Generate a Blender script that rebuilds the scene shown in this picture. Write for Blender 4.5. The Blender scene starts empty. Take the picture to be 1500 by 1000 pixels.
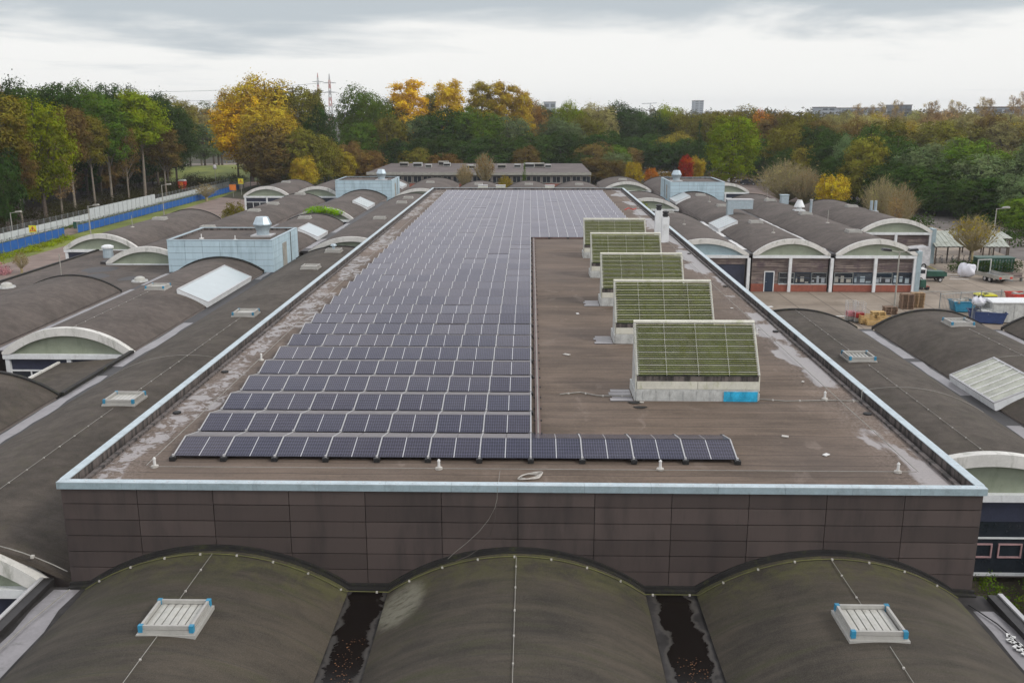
import bpy, math, random
import numpy as np
from mathutils import Vector, Matrix, Euler
R = math.radians
rnd = random.Random(7)
sc = bpy.context.scene
col = sc.collection
# ------------------------------------------------------------------ camera
F, CAMZ, PITCH, YAW = 1380.0, 19.0, R(13.73), 0.0190
cam_d = bpy.data.cameras.new("camera"); cam = bpy.data.objects.new("camera", cam_d); col.objects.link(cam)
cam_d.sensor_width = 36; cam_d.lens = F/1500*36; cam_d.clip_end = 12000; cam_d.clip_start = .5
cam.location = (0, 0, CAMZ); cam.rotation_euler = (R(90)-PITCH, 0, YAW)
sc.camera = cam
ROT = Euler((R(90)-PITCH, 0, YAW)).to_matrix()
def P(px, py, z=0.0):
    d = ROT @ Vector(((px-750)/F, -(py-500)/F, -1))
    t = (z-CAMZ)/d.z
    return (d.x*t, d.y*t)
def PY(px, py, Y):
    d = ROT @ Vector(((px-750)/F, -(py-500)/F, -1))
    t = Y/d.y
    return (d.x*t, CAMZ+d.z*t)
# ------------------------------------------------------------------ node helper
class NT:
    def __init__(s, m): s.t = m.node_tree; s.t.nodes.clear()
    def n(s, typ, **kw):
        nd = s.t.nodes.new(typ)
        for k, v in kw.items():
            if k.startswith('i_'):
                key = k[2:]; key = int(key) if key.isdigit() else key.replace('_', ' ')
                s.set(nd, key, v)
            else: setattr(nd, k, v)
        return nd
    def set(s, nd, key, v):
        if isinstance(v, bpy.types.NodeSocket): s.t.links.new(v, nd.inputs[key])
        else: nd.inputs[key].default_value = v
    def math(s, op, a, b=0.0, c=None, clamp=False):
        nd = s.t.nodes.new('ShaderNodeMath'); nd.operation = op; nd.use_clamp = clamp
        s.set(nd, 0, a); s.set(nd, 1, b)
        if c is not None: s.set(nd, 2, c)
        return nd.outputs[0]
    def mix(s, f, a, b, typ='MIX'):
        nd = s.t.nodes.new('ShaderNodeMix'); nd.data_type = 'RGBA'; nd.blend_type = typ
        s.set(nd, 0, f)
        for i, v in ((6, a), (7, b)):
            if isinstance(v, tuple) and len(v) == 3: v = (*v, 1)
            s.set(nd, i, v)
        return nd.outputs[2]
    def ramp(s, f, lo, hi, smooth=True):
        nd = s.t.nodes.new('ShaderNodeMapRange'); nd.interpolation_type = 'SMOOTHSTEP' if smooth else 'LINEAR'
        s.set(nd, 0, f); s.set(nd, 1, lo); s.set(nd, 2, hi); return nd.outputs[0]
    def pos(s): return s.n('ShaderNodeNewGeometry').outputs['Position']
    def sep(s, v):
        nd = s.n('ShaderNodeSeparateXYZ'); s.set(nd, 0, v); return nd.outputs
    def vmul(s, v, k):
        nd = s.n('ShaderNodeVectorMath', operation='MULTIPLY'); s.set(nd, 0, v); nd.inputs[1].default_value = k; return nd.outputs[0]
    def noise(s, v, scale, detail=5, rough=.6, dist=0.0):
        nd = s.n('ShaderNodeTexNoise'); s.set(nd, 'Vector', v)
        nd.inputs['Scale'].default_value = scale; nd.inputs['Detail'].default_value = detail
        nd.inputs['Roughness'].default_value = rough; nd.inputs['Distortion'].default_value = dist
        return nd.outputs['Fac']
    def out(s, colr, rough=.8, metal=0.0, bump=None, bstr=.3, bdist=.05, spec=.5, extra=None):
        b = s.n('ShaderNodeBsdfPrincipled')
        if isinstance(colr, tuple) and len(colr) == 3: colr = (*colr, 1)
        s.set(b, 'Base Color', colr); s.set(b, 'Roughness', rough); s.set(b, 'Metallic', metal); s.set(b, 'Specular IOR Level', spec)
        if bump is not None:
            bn = s.n('ShaderNodeBump'); s.set(bn, 'Strength', bstr); s.set(bn, 'Distance', bdist); s.set(bn, 'Height', bump)
            s.set(b, 'Normal', bn.outputs[0])
        if extra:
            for k, v in extra.items(): s.set(b, k, v)
        o = s.n('ShaderNodeOutputMaterial'); s.set(o, 'Surface', b.outputs[0]); return b
M = {}
def newmat(name):
    m = bpy.data.materials.new(name); m.use_nodes = True; M[name] = m; return m, NT(m)
def simple(name, c, rough=.7, metal=0.0, var=.25, scale=1.5, dirt=None, bstr=.15, spec=.5):
    m, t = newmat(name); p = t.pos()
    n1 = t.noise(p, scale, 6, .65); n2 = t.noise(p, scale*9, 3, .6)
    f = t.math('ADD', t.math('MULTIPLY', n1, .7), t.math('MULTIPLY', n2, .3))
    f = t.ramp(f, .3, .7)
    a = tuple(x*(1-var) for x in c); b = tuple(min(1, x*(1+var)) for x in c)
    cc = t.mix(f, a, b)
    if dirt:
        d = t.ramp(t.noise(t.vmul(p, (1, 1, .35)), scale*1.7, 7, .7, .6), .5, .72)
        cc = t.mix(t.math('MULTIPLY', d, dirt[1]), cc, dirt[0])
    t.out(cc, rough, metal, n2, bstr, .02, spec)
    return m
# ---- roofs
def roofmat(name, a, b, moss, mossamt=.5, seamdir=None, pale=None, streak=(1, .12, 1)):
    m, t = newmat(name); p = t.pos(); x, y, z = t.sep(p)
    n1 = t.noise(p, .25, 6, .6, .4); n2 = t.noise(t.vmul(p, streak), 1.6, 7, .65, .3); n3 = t.noise(p, 14, 4, .7)
    f = t.ramp(t.math('ADD', t.math('MULTIPLY', n1, .45), t.math('ADD', t.math('MULTIPLY', n2, .45), t.math('MULTIPLY', n3, .1))), .32, .68)
    c = t.mix(f, a, b)
    ms = t.ramp(t.noise(t.vmul(p, streak), .9, 7, .7, .8), .5, .75)
    c = t.mix(t.math('MULTIPLY', ms, mossamt), c, moss)
    if pale:
        ps = t.ramp(t.noise(t.vmul(p, (1.2, .5, 1)), .55, 7, .6, .5), .60, .70)
        c = t.mix(t.math('MULTIPLY', ps, .5), c, pale)
    # sheet joints every metre
    s = t.math('FRACT', t.math('ADD', t.math('MULTIPLY', y if seamdir == 'y' else x, 1.02), t.math('MULTIPLY', n1, .10)))
    ln = t.math('LESS_THAN', s, .05)
    ln = t.math('MULTIPLY', ln, t.ramp(n2, .35, .6))
    c = t.mix(t.math('MULTIPLY', ln, .45), c, (.02, .017, .015))
    if name == 'bitumen_front':
        wall = t.math('MULTIPLY', t.ramp(y, 24.6, 27.2), t.ramp(t.noise(p, 1.4, 6, .7, .5), .40, .62))
        c = t.mix(t.math('MULTIPLY', wall, .6), c, (.085, .088, .018))
        dx = t.math('DIVIDE', t.math('ADD', x, 3.85), .75); dy = t.math('DIVIDE', t.math('ADD', y, -25.6), 1.3)
        rr2 = t.math('ADD', t.math('MULTIPLY', dx, dx), t.math('MULTIPLY', dy, dy))
        st = t.math('SUBTRACT', t.math('ADD', 1.0, t.math('MULTIPLY', t.noise(p, 3, 5, .7), .9)), rr2)
        st = t.ramp(st, .1, 1.25)
        st = t.math('MULTIPLY', st, t.ramp(t.noise(t.vmul(p, (1, 2.5, 1)), 2.2, 6, .7), .3, .55))
        c = t.mix(t.math('MULTIPLY', st, .8), c, (.24, .23, .17))
    grain = t.noise(p, 60, 2, .6)
    c = t.mix(t.ramp(grain, .35, .75), c, t.mix(.18, c, (.3, .28, .26)))
    t.out(c, t.math('SUBTRACT', .95, t.math('MULTIPLY', f, .18)), 0, t.math('ADD', t.math('MULTIPLY', n2, .6), t.math('MULTIPLY', grain, .4)), .35, .04, .35)
    return m
roofmat('bitumen', (.028, .022, .015), (.078, .061, .045), (.050, .047, .018), .5, 'y', None, (1, 1, 1))
roofmat('bitumen_far', (.050, .040, .033), (.112, .088, .073), (.045, .042, .034), .3, 'y', None, (1, 1, 1))
roofmat('bitumen_front', (.017, .014, .009), (.066, .052, .034), (.034, .036, .008), .85, 'y', None, (.22, 1.3, .5))
def main_roof():
    m, t = newmat('main_roof'); p = t.pos(); x, y, z = t.sep(p)
    n1 = t.noise(p, .18, 6, .6, .4); n2 = t.noise(t.vmul(p, (.25, 1.5, 1)), 1.3, 7, .65, .3); n3 = t.noise(p, 9, 5, .7)
    f = t.ramp(t.math('ADD', t.math('MULTIPLY', n1, .4), t.math('ADD', t.math('MULTIPLY', n2, .4), t.math('MULTIPLY', n3, .2))), .33, .67)
    c = t.mix(f, (.074, .054, .038), (.205, .152, .114))
    # big slow patches
    c = t.mix(t.ramp(t.noise(p, .07, 3, .5), .4, .7), c, t.mix(.35, c, (.12, .10, .09)))
    # rusty / light drips
    ps = t.ramp(t.noise(t.vmul(p, (1, .6, 1)), .8, 7, .62, .6), .60, .72)
    c = t.mix(t.math('MULTIPLY', ps, .35), c, (.30, .24, .20))
    jog = t.math('MULTIPLY', t.noise(p, .6, 2), .12)
    row = t.math('FRACT', t.math('ADD', y, jog))
    ln = t.math('LESS_THAN', row, .06)
    c = t.mix(t.math('MULTIPLY', ln, t.math('MULTIPLY', t.ramp(n2, .3, .55), .6)), c, (.035, .026, .022))
    rowid = t.math('FLOOR', t.math('ADD', y, jog))
    wn = t.n('ShaderNodeTexWhiteNoise', noise_dimensions='1D'); t.set(wn, 'W', rowid)
    c = t.mix(t.math('MULTIPLY', wn.outputs[0], .28), c, (.07, .055, .048))
    # dried puddle tide marks and wet areas near the side gutters
    ax = t.math('ABSOLUTE', t.math('ADD', x, .35))
    edge = t.ramp(ax, 11.6, 13.3)
    pn = t.noise(t.vmul(p, (1, .45, 1)), .42, 6, .55, .35)
    pud = t.ramp(t.math('ADD', pn, t.math('MULTIPLY', edge, .19)), .64, .69)
    pud = t.math('MULTIPLY', pud, t.ramp(ax, 11.0, 11.8))
    pud = t.math('MULTIPLY', pud, t.math('LESS_THAN', ax, 13.9))
    pud = t.math('MULTIPLY', pud, t.math('SUBTRACT', 1.0, t.math('MULTIPLY', t.math('LESS_THAN', x, 0.0), t.ramp(t.noise(p, 1.6, 6, .7, 1.0), .48, .53))))
    c = t.mix(t.math('MULTIPLY', edge, t.math('MULTIPLY', t.ramp(n3, .45, .6), .35)), c, (.33, .28, .25))
    c = t.mix(t.math('MULTIPLY', pud, .6), c, (.27, .25, .245))
    t.out(c, t.math('SUBTRACT', .9, t.math('MULTIPLY', pud, .62)), 0, t.math('ADD', n2, t.math('MULTIPLY', n3, .5)), t.math('SUBTRACT', .3, t.math('MULTIPLY', pud, .28)), .03, .4)
main_roof()
def clad(name, base, rough, dirtc, dirta=.4, lo=.78, hi=1.2):
    m, t = newmat(name); p = t.pos()
    n1 = t.noise(t.vmul(p, (1.2, 1.2, .25)), 1.1, 6, .6); n2 = t.noise(p, 8, 4, .7)
    wn = t.n('ShaderNodeNewGeometry').outputs['Random Per Island']
    c = t.mix(wn, tuple(v*lo for v in base), tuple(v*hi for v in base))
    c = t.mix(t.math('MULTIPLY', t.ramp(n1, .42, .72), dirta), c, dirtc)
    c = t.mix(t.math('MULTIPLY', t.ramp(t.noise(t.vmul(p, (5, 5, .5)), 1.0, 5, .7), .55, .75), dirta*.6), c, dirtc)
    t.out(c, rough, 0, n2, .1, .01, .4)
clad('brown_cladding', (.068, .052, .047), .62, (.026, .022, .022), .6)
clad('blue_cladding', (.45, .58, .64), .5, (.24, .33, .37), .55, .94, 1.04)
simple('backing_dark', (.012, .011, .011), .9)
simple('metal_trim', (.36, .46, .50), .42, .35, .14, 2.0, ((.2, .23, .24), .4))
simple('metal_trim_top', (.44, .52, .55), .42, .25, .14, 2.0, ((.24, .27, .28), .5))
simple('white_concrete', (.62, .61, .57), .8, 0, .12, 1.2, ((.25, .26, .21), .75))
simple('white_frame', (.68, .70, .70), .6, 0, .1, 1.2, ((.3, .3, .27), .4))
simple('gable_green', (.235, .265, .195), .55, 0, .12, .6, ((.15, .175, .12), .6))
simple('gable_blue', (.30, .40, .43), .5, 0, .1, .6, ((.2, .28, .3), .5))
simple('glass_dark', (.022, .028, .036), .08, 0, .3, .7, None, 0, .8)
simple('glass_mid', (.07, .085, .10), .12, 0, .5, .8, None, 0, .8)
simple('flashing', (.013, .012, .011), .8, 0, .4, 2.0, ((.045, .048, .012), .7))
m_, t_ = newmat('upstand'); p_ = t_.pos()
_f = t_.ramp(t_.noise(t_.vmul(p_, (2, 3.2, .3)), 1.2, 6, .7), .42, .60); _g = t_.noise(p_, 3, 5)
t_.out(t_.mix(_f, (.13, .11, .10), (.030, .026, .024)), .8, 0, _g, .2, .02)
simple('casement_pink', (.42, .26, .26), .6)
m_, t_ = newmat('timber'); p_ = t_.pos()
_a = t_.noise(t_.vmul(p_, (.25, .25, 4)), 1.6, 6, .65); _b = t_.noise(p_, 1.2, 6, .6)
t_.out(t_.mix(t_.ramp(_b, .45, .7), t_.mix(t_.ramp(_a, .35, .65), (.085, .065, .060), (.27, .22, .19)), (.11, .08, .085)), .85, 0, _a, .3, .02)
simple('brick_red', (.27, .085, .055), .85, 0, .2, 1.0, ((.13, .06, .045), .5))
simple('door_blue', (.02, .035, .06), .5)
simple('navy', (.03, .035, .06), .5)
simple('pale_felt_sky_sheen', (.20, .19, .195), .35, 0, .2, .8, ((.10, .095, .09), .8))  # base lightened with sky reflection for the wet valley strips; also plain felt patches
simple('membrane_dark', (.026, .024, .024), .6, 0, .4, .7, ((.015, .014, .012), .8))
simple('white_paint', (.62, .62, .60), .5, 0, .06, 2, ((.45, .44, .40), .4))
simple('skylight_frame', (.40, .39, .36), .5, .1, .1, 3, ((.3, .3, .27), .5))
simple('polycarbonate', (.44, .435, .395), .4, 0, .12, 2, ((.28, .27, .22), .6))
simple('polycarb_mossy', (.36, .37, .30), .4, 0, .3, 1.6, ((.16, .17, .10), .8))
simple('roof_glass_pale', (.40, .46, .47), .3, 0, .05, 1)
simple('blue_plastic', (.03, .22, .36), .45)
simple('blue_tarp', (.03, .36, .58), .35, 0, .35, 3)
simple('galvanised', (.42, .50, .54), .4, .5, .12, 3)
simple('louvre_steel', (.60, .60, .44), .55, 0, .15, 1.2, ((.33, .35, .05), .9))
simple('louvre_moss', (.28, .31, .04), .8, 0, .4, 1.5, ((.45, .45, .20), .7))
simple('louvre_inner', (.016, .026, .002), .6, 0, .7, .7, ((.004, .003, .002), .98))
simple('cream_board', (.56, .55, .47), .7, 0, .12, 2, ((.32, .33, .18), .7))
simple('membrane_white', (.44, .45, .43), .5, 0, .25, 3, ((.22, .22, .2), .7))
simple('cable', (.27, .26, .23), .6, 0, .2)
simple('cable_moss', (.11, .11, .035), .8, 0, .4)
simple('clip_white', (.45, .43, .39), .6)
simple('tray_red', (.16, .10, .09), .6, .2, .2, 5)
simple('black_rubber', (.012, .012, .012), .7)
simple('black_plastic', (.02, .02, .022), .4)
simple('alu', (.60, .61, .62), .35, .6, .06)
simple('alu_pale', (.44, .44, .44), .5, .15, .12)
simple('deflector', (.155, .14, .14), .45, .1, .1, 1.5)
simple('panel_edge', (.02, .02, .022), .4, .4)
simple('bark', (.085, .065, .048), .9, 0, .35, 3)
simple('bark_pale', (.20, .17, .13), .9, 0, .3, 3)
simple('twig', (.30, .25, .13), .9, 0, .3, 3)
simple('soil', (.04, .028, .02), .95, 0, .5)
simple('fence_blue', (.012, .10, .36), .5, 0, .15, 1)
simple('fence_white', (.50, .54, .53), .6, 0, .1, 1, ((.3, .33, .3), .6))
simple('fence_steel', (.25, .27, .27), .5, .5)
simple('lamp_grey', (.33, .32, .28), .6, .2)
simple('sign_yellow', (.66, .62, .03), .5, 0, .05)
simple('sign_red', (.6, .05, .03), .5)
simple('orange_paint', (.7, .2, .03), .5)
simple('red_paint', (.50, .035, .02), .45)
simple('green_paint', (.015, .075, .05), .5, 0, .2)
simple('car_white', (.7, .7, .7), .25); simple('car_dark', (.03, .035, .045), .25); simple('car_silver', (.35, .37, .39), .25, .5)
simple('car_red', (.3, .03, .03), .3)
simple('pallet_wood', (.33, .22, .12), .85, 0, .25, 4); simple('pallet_old', (.20, .13, .085), .85, 0, .3, 4)
simple('crate_yellow', (.46, .31, .12), .7, 0, .2, 4)
simple('bag_white', (.66, .66, .70), .6, 0, .1)
simple('shelter_roof', (.36, .38, .33), .5, 0, .2, .9, ((.13, .14, .08), .8))
simple('concrete_kerb', (.30, .28, .25), .85)
simple('skip_blue', (.02, .045, .14), .5, 0, .3, 2)
simple('far_wall', (.20, .17, .155), .8, 0, .2, .4)
simple('far_roof', (.105, .085, .078), .85, 0, .25, .3)
simple('tower_wall', (.30, .33, .36), .8, 0, .1, .05)
simple('thatch', (.16, .125, .07), .95, 0, .3, 1)
simple('pink_petals', (.5, .2, .22), .7, 0, .4, 4)
simple('leaf_litter', (.22, .10, .04), .8, 0, .6, 7)
m_, t_ = newmat('red_white'); _z = t_.sep(t_.pos())[2]; t_.out(t_.mix(t_.math('LESS_THAN', t_.math('FRACT', t_.math('MULTIPLY', _z, .09)), .5), (.38, .38, .39), (.42, .20, .18)), .6)
m_, t_ = newmat('water_dark'); t_.out((.012, .010, .009), .12, 0, t_.noise(t_.pos(), 6, 3), .05, .01, .5)
m_, t_ = newmat('gutter_wet'); p_ = t_.pos(); x_, y_, z_ = t_.sep(p_)
_d = t_.math('MINIMUM', t_.math('ABSOLUTE', t_.math('ADD', x_, 5.08)), t_.math('ABSOLUTE', t_.math('SUBTRACT', x_, 4.55)))
_n = t_.noise(p_, .9, 7, .62, .4); _w = t_.math('ADD', t_.math('SUBTRACT', .52, _d), t_.math('MULTIPLY', t_.math('SUBTRACT', _n, .5), 1.3))
_m = t_.ramp(_w, .0, .10); _s = t_.math('MULTIPLY', t_.ramp(_w, -.14, -.02), t_.math('SUBTRACT', 1.0, _m))
_c = t_.mix(_m, t_.mix(t_.ramp(_n, .35, .65), (.022, .020, .019), (.050, .046, .045)), (.008, .006, .005))
_c = t_.mix(t_.math('MULTIPLY', _s, .5), _c, (.085, .078, .068))
t_.out(_c, t_.math('SUBTRACT', .75, t_.math('MULTIPLY', _m, .55)), 0, t_.noise(p_, 12, 4), .1, .02, .3)
# mossy middle vault stain (pale lichen patch against the wall)
# solar glass
def solar():
    m, t = newmat('solar_glass')
    uv = t.n('ShaderNodeUVMap'); u, v, _ = t.sep(uv.outputs[0])
    fu = t.math('FRACT', t.math('MULTIPLY', u, 20.0)); fv = t.math('FRACT', t.math('MULTIPLY', v, 6.0))
    lu = t.math('LESS_THAN', t.math('ABSOLUTE', t.math('SUBTRACT', fu, .5)), .455)
    lv = t.math('LESS_THAN', t.math('ABSOLUTE', t.math('SUBTRACT', fv, .5)), .468)
    cell = t.math('MULTIPLY', lu, lv)
    bus = t.math('LESS_THAN', t.math('FRACT', t.math('MULTIPLY', v, 54.0)), .12)
    mid = t.math('LESS_THAN', t.math('ABSOLUTE', t.math('SUBTRACT', u, .5)), .0085)
    oi = t.n('ShaderNodeObjectInfo')
    p = t.pos(); n = t.noise(p, .45, 4); rr = t.math('ADD', t.math('MULTIPLY', oi.outputs['Random'], .55), t.math('MULTIPLY', n, .45))
    base = t.mix(rr, (.004, .008, .028), (.020, .015, .026))
    base = t.mix(t.math('MULTIPLY', bus, .2), base, (.10, .10, .13))
    c = t.mix(cell, (.12, .115, .18), base)
    c = t.mix(mid, c, (.48, .48, .50))
    dust = t.ramp(t.noise(p, 1.1, 5), .4, .8)
    c = t.mix(t.math('MULTIPLY', dust, .035), c, (.35, .33, .33))
    t.out(c, .17, 0, None, spec=.5, extra={'IOR': 1.52, 'Sheen Weight': .03, 'Sheen Roughness': .35, 'Sheen Tint': (.9, .88, 1, 1)})
solar()
def leafmat():
    m, t = newmat('foliage')
    oi = t.n('ShaderNodeObjectInfo'); p = t.pos()
    isl = t.n('ShaderNodeNewGeometry').outputs['Random Per Island']
    n = t.ramp(t.noise(p, .5, 4, .65), .32, .68)
    br = t.math('ADD', .58, t.math('ADD', t.math('MULTIPLY', isl, .28), t.math('MULTIPLY', n, .58)))
    hs = t.n('ShaderNodeHueSaturation'); t.set(hs, 'Color', oi.outputs['Color'])
    t.set(hs, 'Value', br); t.set(hs, 'Hue', t.math('ADD', .478, t.math('ADD', t.math('MULTIPLY', n, .034), t.math('MULTIPLY', isl, .016))))
    d = t.n('ShaderNodeBsdfDiffuse'); t.set(d, 'Color', hs.outputs[0])
    tr = t.n('ShaderNodeBsdfTranslucent'); t.set(tr, 'Color', hs.outputs[0])
    mx = t.n('ShaderNodeMixShader'); t.set(mx, 0, .22); t.set(mx, 1, d.outputs[0]); t.set(mx, 2, tr.outputs[0])
    o = t.n('ShaderNodeOutputMaterial'); t.set(o, 'Surface', mx.outputs[0])
leafmat()
def groundmats():
    m, t = newmat('ground'); p = t.pos()
    f = t.ramp(t.noise(p, .05, 8, .6), .4, .6); g = t.noise(p, 3, 5, .7)
    c = t.mix(f, (.030, .024, .014), (.040, .052, .016)); c = t.mix(t.ramp(g, .4, .7), c, (.055, .042, .022))
    t.out(c, .95, 0, g, .6, .1)
    m, t = newmat('grass'); p = t.pos()
    f = t.ramp(t.noise(p, .15, 6, .6), .35, .65); g = t.noise(p, 5, 5, .7)
    c = t.mix(f, (.10, .13, .018), (.19, .22, .03)); c = t.mix(t.ramp(g, .5, .75), c, (.16, .13, .05))
    t.out(c, .95, 0, g, .6, .08)
    m, t = newmat('yard_paving'); p = t.pos(); x, y, z = t.sep(p)
    f = t.ramp(t.noise(p, .22, 7, .6), .3, .7); g = t.noise(p, 5, 5, .7)
    c = t.mix(f, (.20, .16, .12), (.34, .285, .225)); c = t.mix(t.math('MULTIPLY', t.ramp(g, .4, .7), .3), c, (.17, .14, .12))
    jx = t.math('LESS_THAN', t.math('FRACT', t.math('MULTIPLY', x, .30)), .035)
    jy = t.math('LESS_THAN', t.math('FRACT', t.math('MULTIPLY', y, .16)), .016)
    j = t.math('MAXIMUM', jx, jy)
    c = t.mix(t.math('MULTIPLY', j, .65), c, (.07, .055, .045))
    t.out(c, .85, 0, g, .2, .03)
    m, t = newmat('brick_path'); p = t.pos()
    f = t.ramp(t.noise(p, .3, 7, .6), .3, .7); g = t.noise(p, 6, 5, .7)
    c = t.mix(f, (.17, .125, .105), (.27, .205, .175)); c = t.mix(t.math('MULTIPLY', t.ramp(g, .4, .7), .3), c, (.12, .10, .08))
    t.out(c, .9, 0, g, .2, .03)
    m, t = newmat('asphalt'); p = t.pos()
    f = t.ramp(t.noise(p, .3, 7, .6), .3, .7); g = t.noise(p, 8, 5, .7)
    c = t.mix(f, (.10, .085, .075), (.17, .15, .135)); t.out(c, .9, 0, g, .2, .03)
    m, t = newmat('forest_floor'); p = t.pos(); g = t.noise(p, 2, 6, .7)
    c = t.mix(t.ramp(g, .4, .65), (.018, .013, .007), (.06, .036, .016)); t.out(c, .95, 0, g, .8, .2)
groundmats()
# ------------------------------------------------------------------ mesh builder
ORG = {}
class MB:
    def __init__(s): s.v = []; s.f = []; s.uv = {}; s.smooth = False
    def face(s, pts, uv=None):
        b = len(s.v); s.v += [tuple(p) for p in pts]; s.f.append(tuple(range(b, b+len(pts))))
        if uv: s.uv[len(s.f)-1] = uv
    def box(s, x0, x1, y0, y1, z0, z1):
        if x0 > x1: x0, x1 = x1, x0
        if y0 > y1: y0, y1 = y1, y0
        b = len(s.v)
        s.v += [(x0, y0, z0), (x1, y0, z0), (x1, y1, z0), (x0, y1, z0), (x0, y0, z1), (x1, y0, z1), (x1, y1, z1), (x0, y1, z1)]
        s.f += [tuple(b+i for i in q) for q in ((0, 3, 2, 1), (4, 5, 6, 7), (0, 1, 5, 4), (1, 2, 6, 5), (2, 3, 7, 6), (3, 0, 4, 7))]
        return s
    def cbox(s, c, sx, sy, sz, rz=0, rx=0, ry=0):
        m = Matrix.Translation(c) @ Euler((rx, ry, rz)).to_matrix().to_4x4()
        b = len(s.v)
        for x, y, z in ((-1, -1, -1), (1, -1, -1), (1, 1, -1), (-1, 1, -1), (-1, -1, 1), (1, -1, 1), (1, 1, 1), (-1, 1, 1)):
            s.v.append(tuple(m @ Vector((x*sx/2, y*sy/2, z*sz/2))))
        s.f += [tuple(b+i for i in q) for q in ((0, 3, 2, 1), (4, 5, 6, 7), (0, 1, 5, 4), (1, 2, 6, 5), (2, 3, 7, 6), (3, 0, 4, 7))]
        return s
    def prism(s, poly, axis, a, b):
        """poly of 2D points extruded along axis 'x' (pts y,z), 'y' (pts x,z) or 'z' (pts x,y)"""
        def mk(p, t):
            return (t, p[0], p[1]) if axis == 'x' else ((p[0], t, p[1]) if axis == 'y' else (p[0], p[1], t))
        n = len(poly); b0 = len(s.v)
        s.v += [mk(p, a) for p in poly] + [mk(p, b) for p in poly]
        s.f.append(tuple(b0+i for i in range(n))); s.f.append(tuple(b0+n+i for i in reversed(range(n))))
        for i in range(n):
            j = (i+1) % n; s.f.append((b0+i, b0+n+i, b0+n+j, b0+j))
        return s
    def tube(s, pts, r, n=6, r1=None):
        pts = [Vector(p) for p in pts]; r1 = r if r1 is None else r1; rings = []
        for i, p in enumerate(pts):
            d = (pts[min(i+1, len(pts)-1)]-pts[max(i-1, 0)])
            if d.length < 1e-9: d = Vector((0, 0, 1))
            d.normalize(); up = Vector((0, 0, 1)) if abs(d.z) < .9 else Vector((1, 0, 0))
            a = d.cross(up).normalized(); c = a.cross(d)
            rr = r+(r1-r)*i/max(1, len(pts)-1); b = len(s.v)
            s.v += [tuple(p+(a*math.cos(2*math.pi*k/n)+c*math.sin(2*math.pi*k/n))*rr) for k in range(n)]
            rings.append(b)
        for q in range(len(rings)-1):
            for k in range(n):
                s.f.append((rings[q]+k, rings[q]+(k+1) % n, rings[q+1]+(k+1) % n, rings[q+1]+k))
        s.f.append(tuple(rings[0]+k for k in reversed(range(n)))); s.f.append(tuple(rings[-1]+k for k in range(n)))
        return s
    def lathe(s, c, prof, n=16):
        rings = []
        for r, z in prof:
            rings.append(len(s.v)); s.v += [(c[0]+r*math.cos(2*math.pi*(k+.5)/n), c[1]+r*math.sin(2*math.pi*(k+.5)/n), c[2]+z) for k in range(n)]
        for q in range(len(rings)-1):
            for k in range(n): s.f.append((rings[q]+k, rings[q]+(k+1) % n, rings[q+1]+(k+1) % n, rings[q+1]+k))
        s.f.append(tuple(rings[0]+k for k in reversed(range(n)))); s.f.append(tuple(rings[-1]+k for k in range(n)))
        return s
    def grid(s, fn, nu, nv):
        b = len(s.v)
        for j in range(nv+1):
            for i in range(nu+1): s.v.append(tuple(fn(i/nu, j/nv)))
        for j in range(nv):
            for i in range(nu):
                a = b+j*(nu+1)+i; s.f.append((a, a+1, a+nu+2, a+nu+1))
        return s
    def build(s, name, mat, parent=None, smooth=False, local=False):
        me = bpy.data.meshes.new(name)
        o = (0, 0, 0) if (parent is None or local) else ORG.get(parent, (0, 0, 0))
        vs = [(x-o[0], y-o[1], z-o[2]) for x, y, z in s.v]
        me.from_pydata(vs, [], s.f); me.materials.append(M[mat])
        if s.uv:
            ul = me.uv_layers.new(name='UVMap')
            for fi, uvs in s.uv.items():
                for k, li in enumerate(me.polygons[fi].loop_indices): ul.data[li].uv = uvs[k]
        if smooth: me.polygons.foreach_set('use_smooth', [True]*len(me.polygons))
        me.update()
        ob = bpy.data.objects.new(name, me); col.objects.link(ob)
        if parent is not None: ob.parent = parent; ORG[ob] = (0, 0, 0) if local else o
        return ob
def tag(o, label=None, cat=None, group=None, kind=None):
    if label: o['label'] = label
    if cat: o['category'] = cat
    if group: o['group'] = group
    if kind: o['kind'] = kind
    return o
def thing(name, loc, label, cat, group=None, rz=0):
    o = bpy.data.objects.new(name, None); col.objects.link(o); o.location = loc; o.rotation_euler[2] = rz; o.empty_display_size = .3
    ORG[o] = tuple(loc) if rz == 0 else (0, 0, 0)
    return tag(o, label, cat, group)
KIDS = {}
def copy_tree(o, loc=None, rz=None, label=None, scale=None):
    c = o.copy(); col.objects.link(c)
    if loc is not None: c.location = loc
    if rz is not None: c.rotation_euler[2] = rz
    if scale is not None: c.scale = scale
    if label: c['label'] = label
    stack = [(k, c) for k in kids(o)]
    while stack:
        ch, par = stack.pop()
        d = ch.copy(); col.objects.link(d); d.parent = par
        stack += [(k, d) for k in kids(ch)]
    return c
def kids(o): return KIDS.get(o.name, None) if o.name in KIDS else cache_kids(o)
def cache_kids(o):
    KIDS[o.name] = [x for x in bpy.data.objects if x.parent == o]; return KIDS[o.name]
ORD = ['zeroth', 'first', 'second', 'third', 'fourth', 'fifth', 'sixth', 'seventh', 'eighth', 'ninth', 'tenth', 'eleventh', 'twelfth', 'thirteenth', 'fourteenth', 'fifteenth', 'sixteenth', 'seventeenth', 'eighteenth', 'nineteenth', 'twentieth']
TENS = {20: 'twenty', 30: 'thirty', 40: 'forty', 50: 'fifty', 60: 'sixty', 70: 'seventy', 80: 'eighty'}
def ordw(n):
    if n <= 20: return ORD[n]
    t, u = n//10*10, n % 10
    return (TENS[t][:-1]+'ieth') if u == 0 else TENS[t]+'-'+ORD[u]
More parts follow.
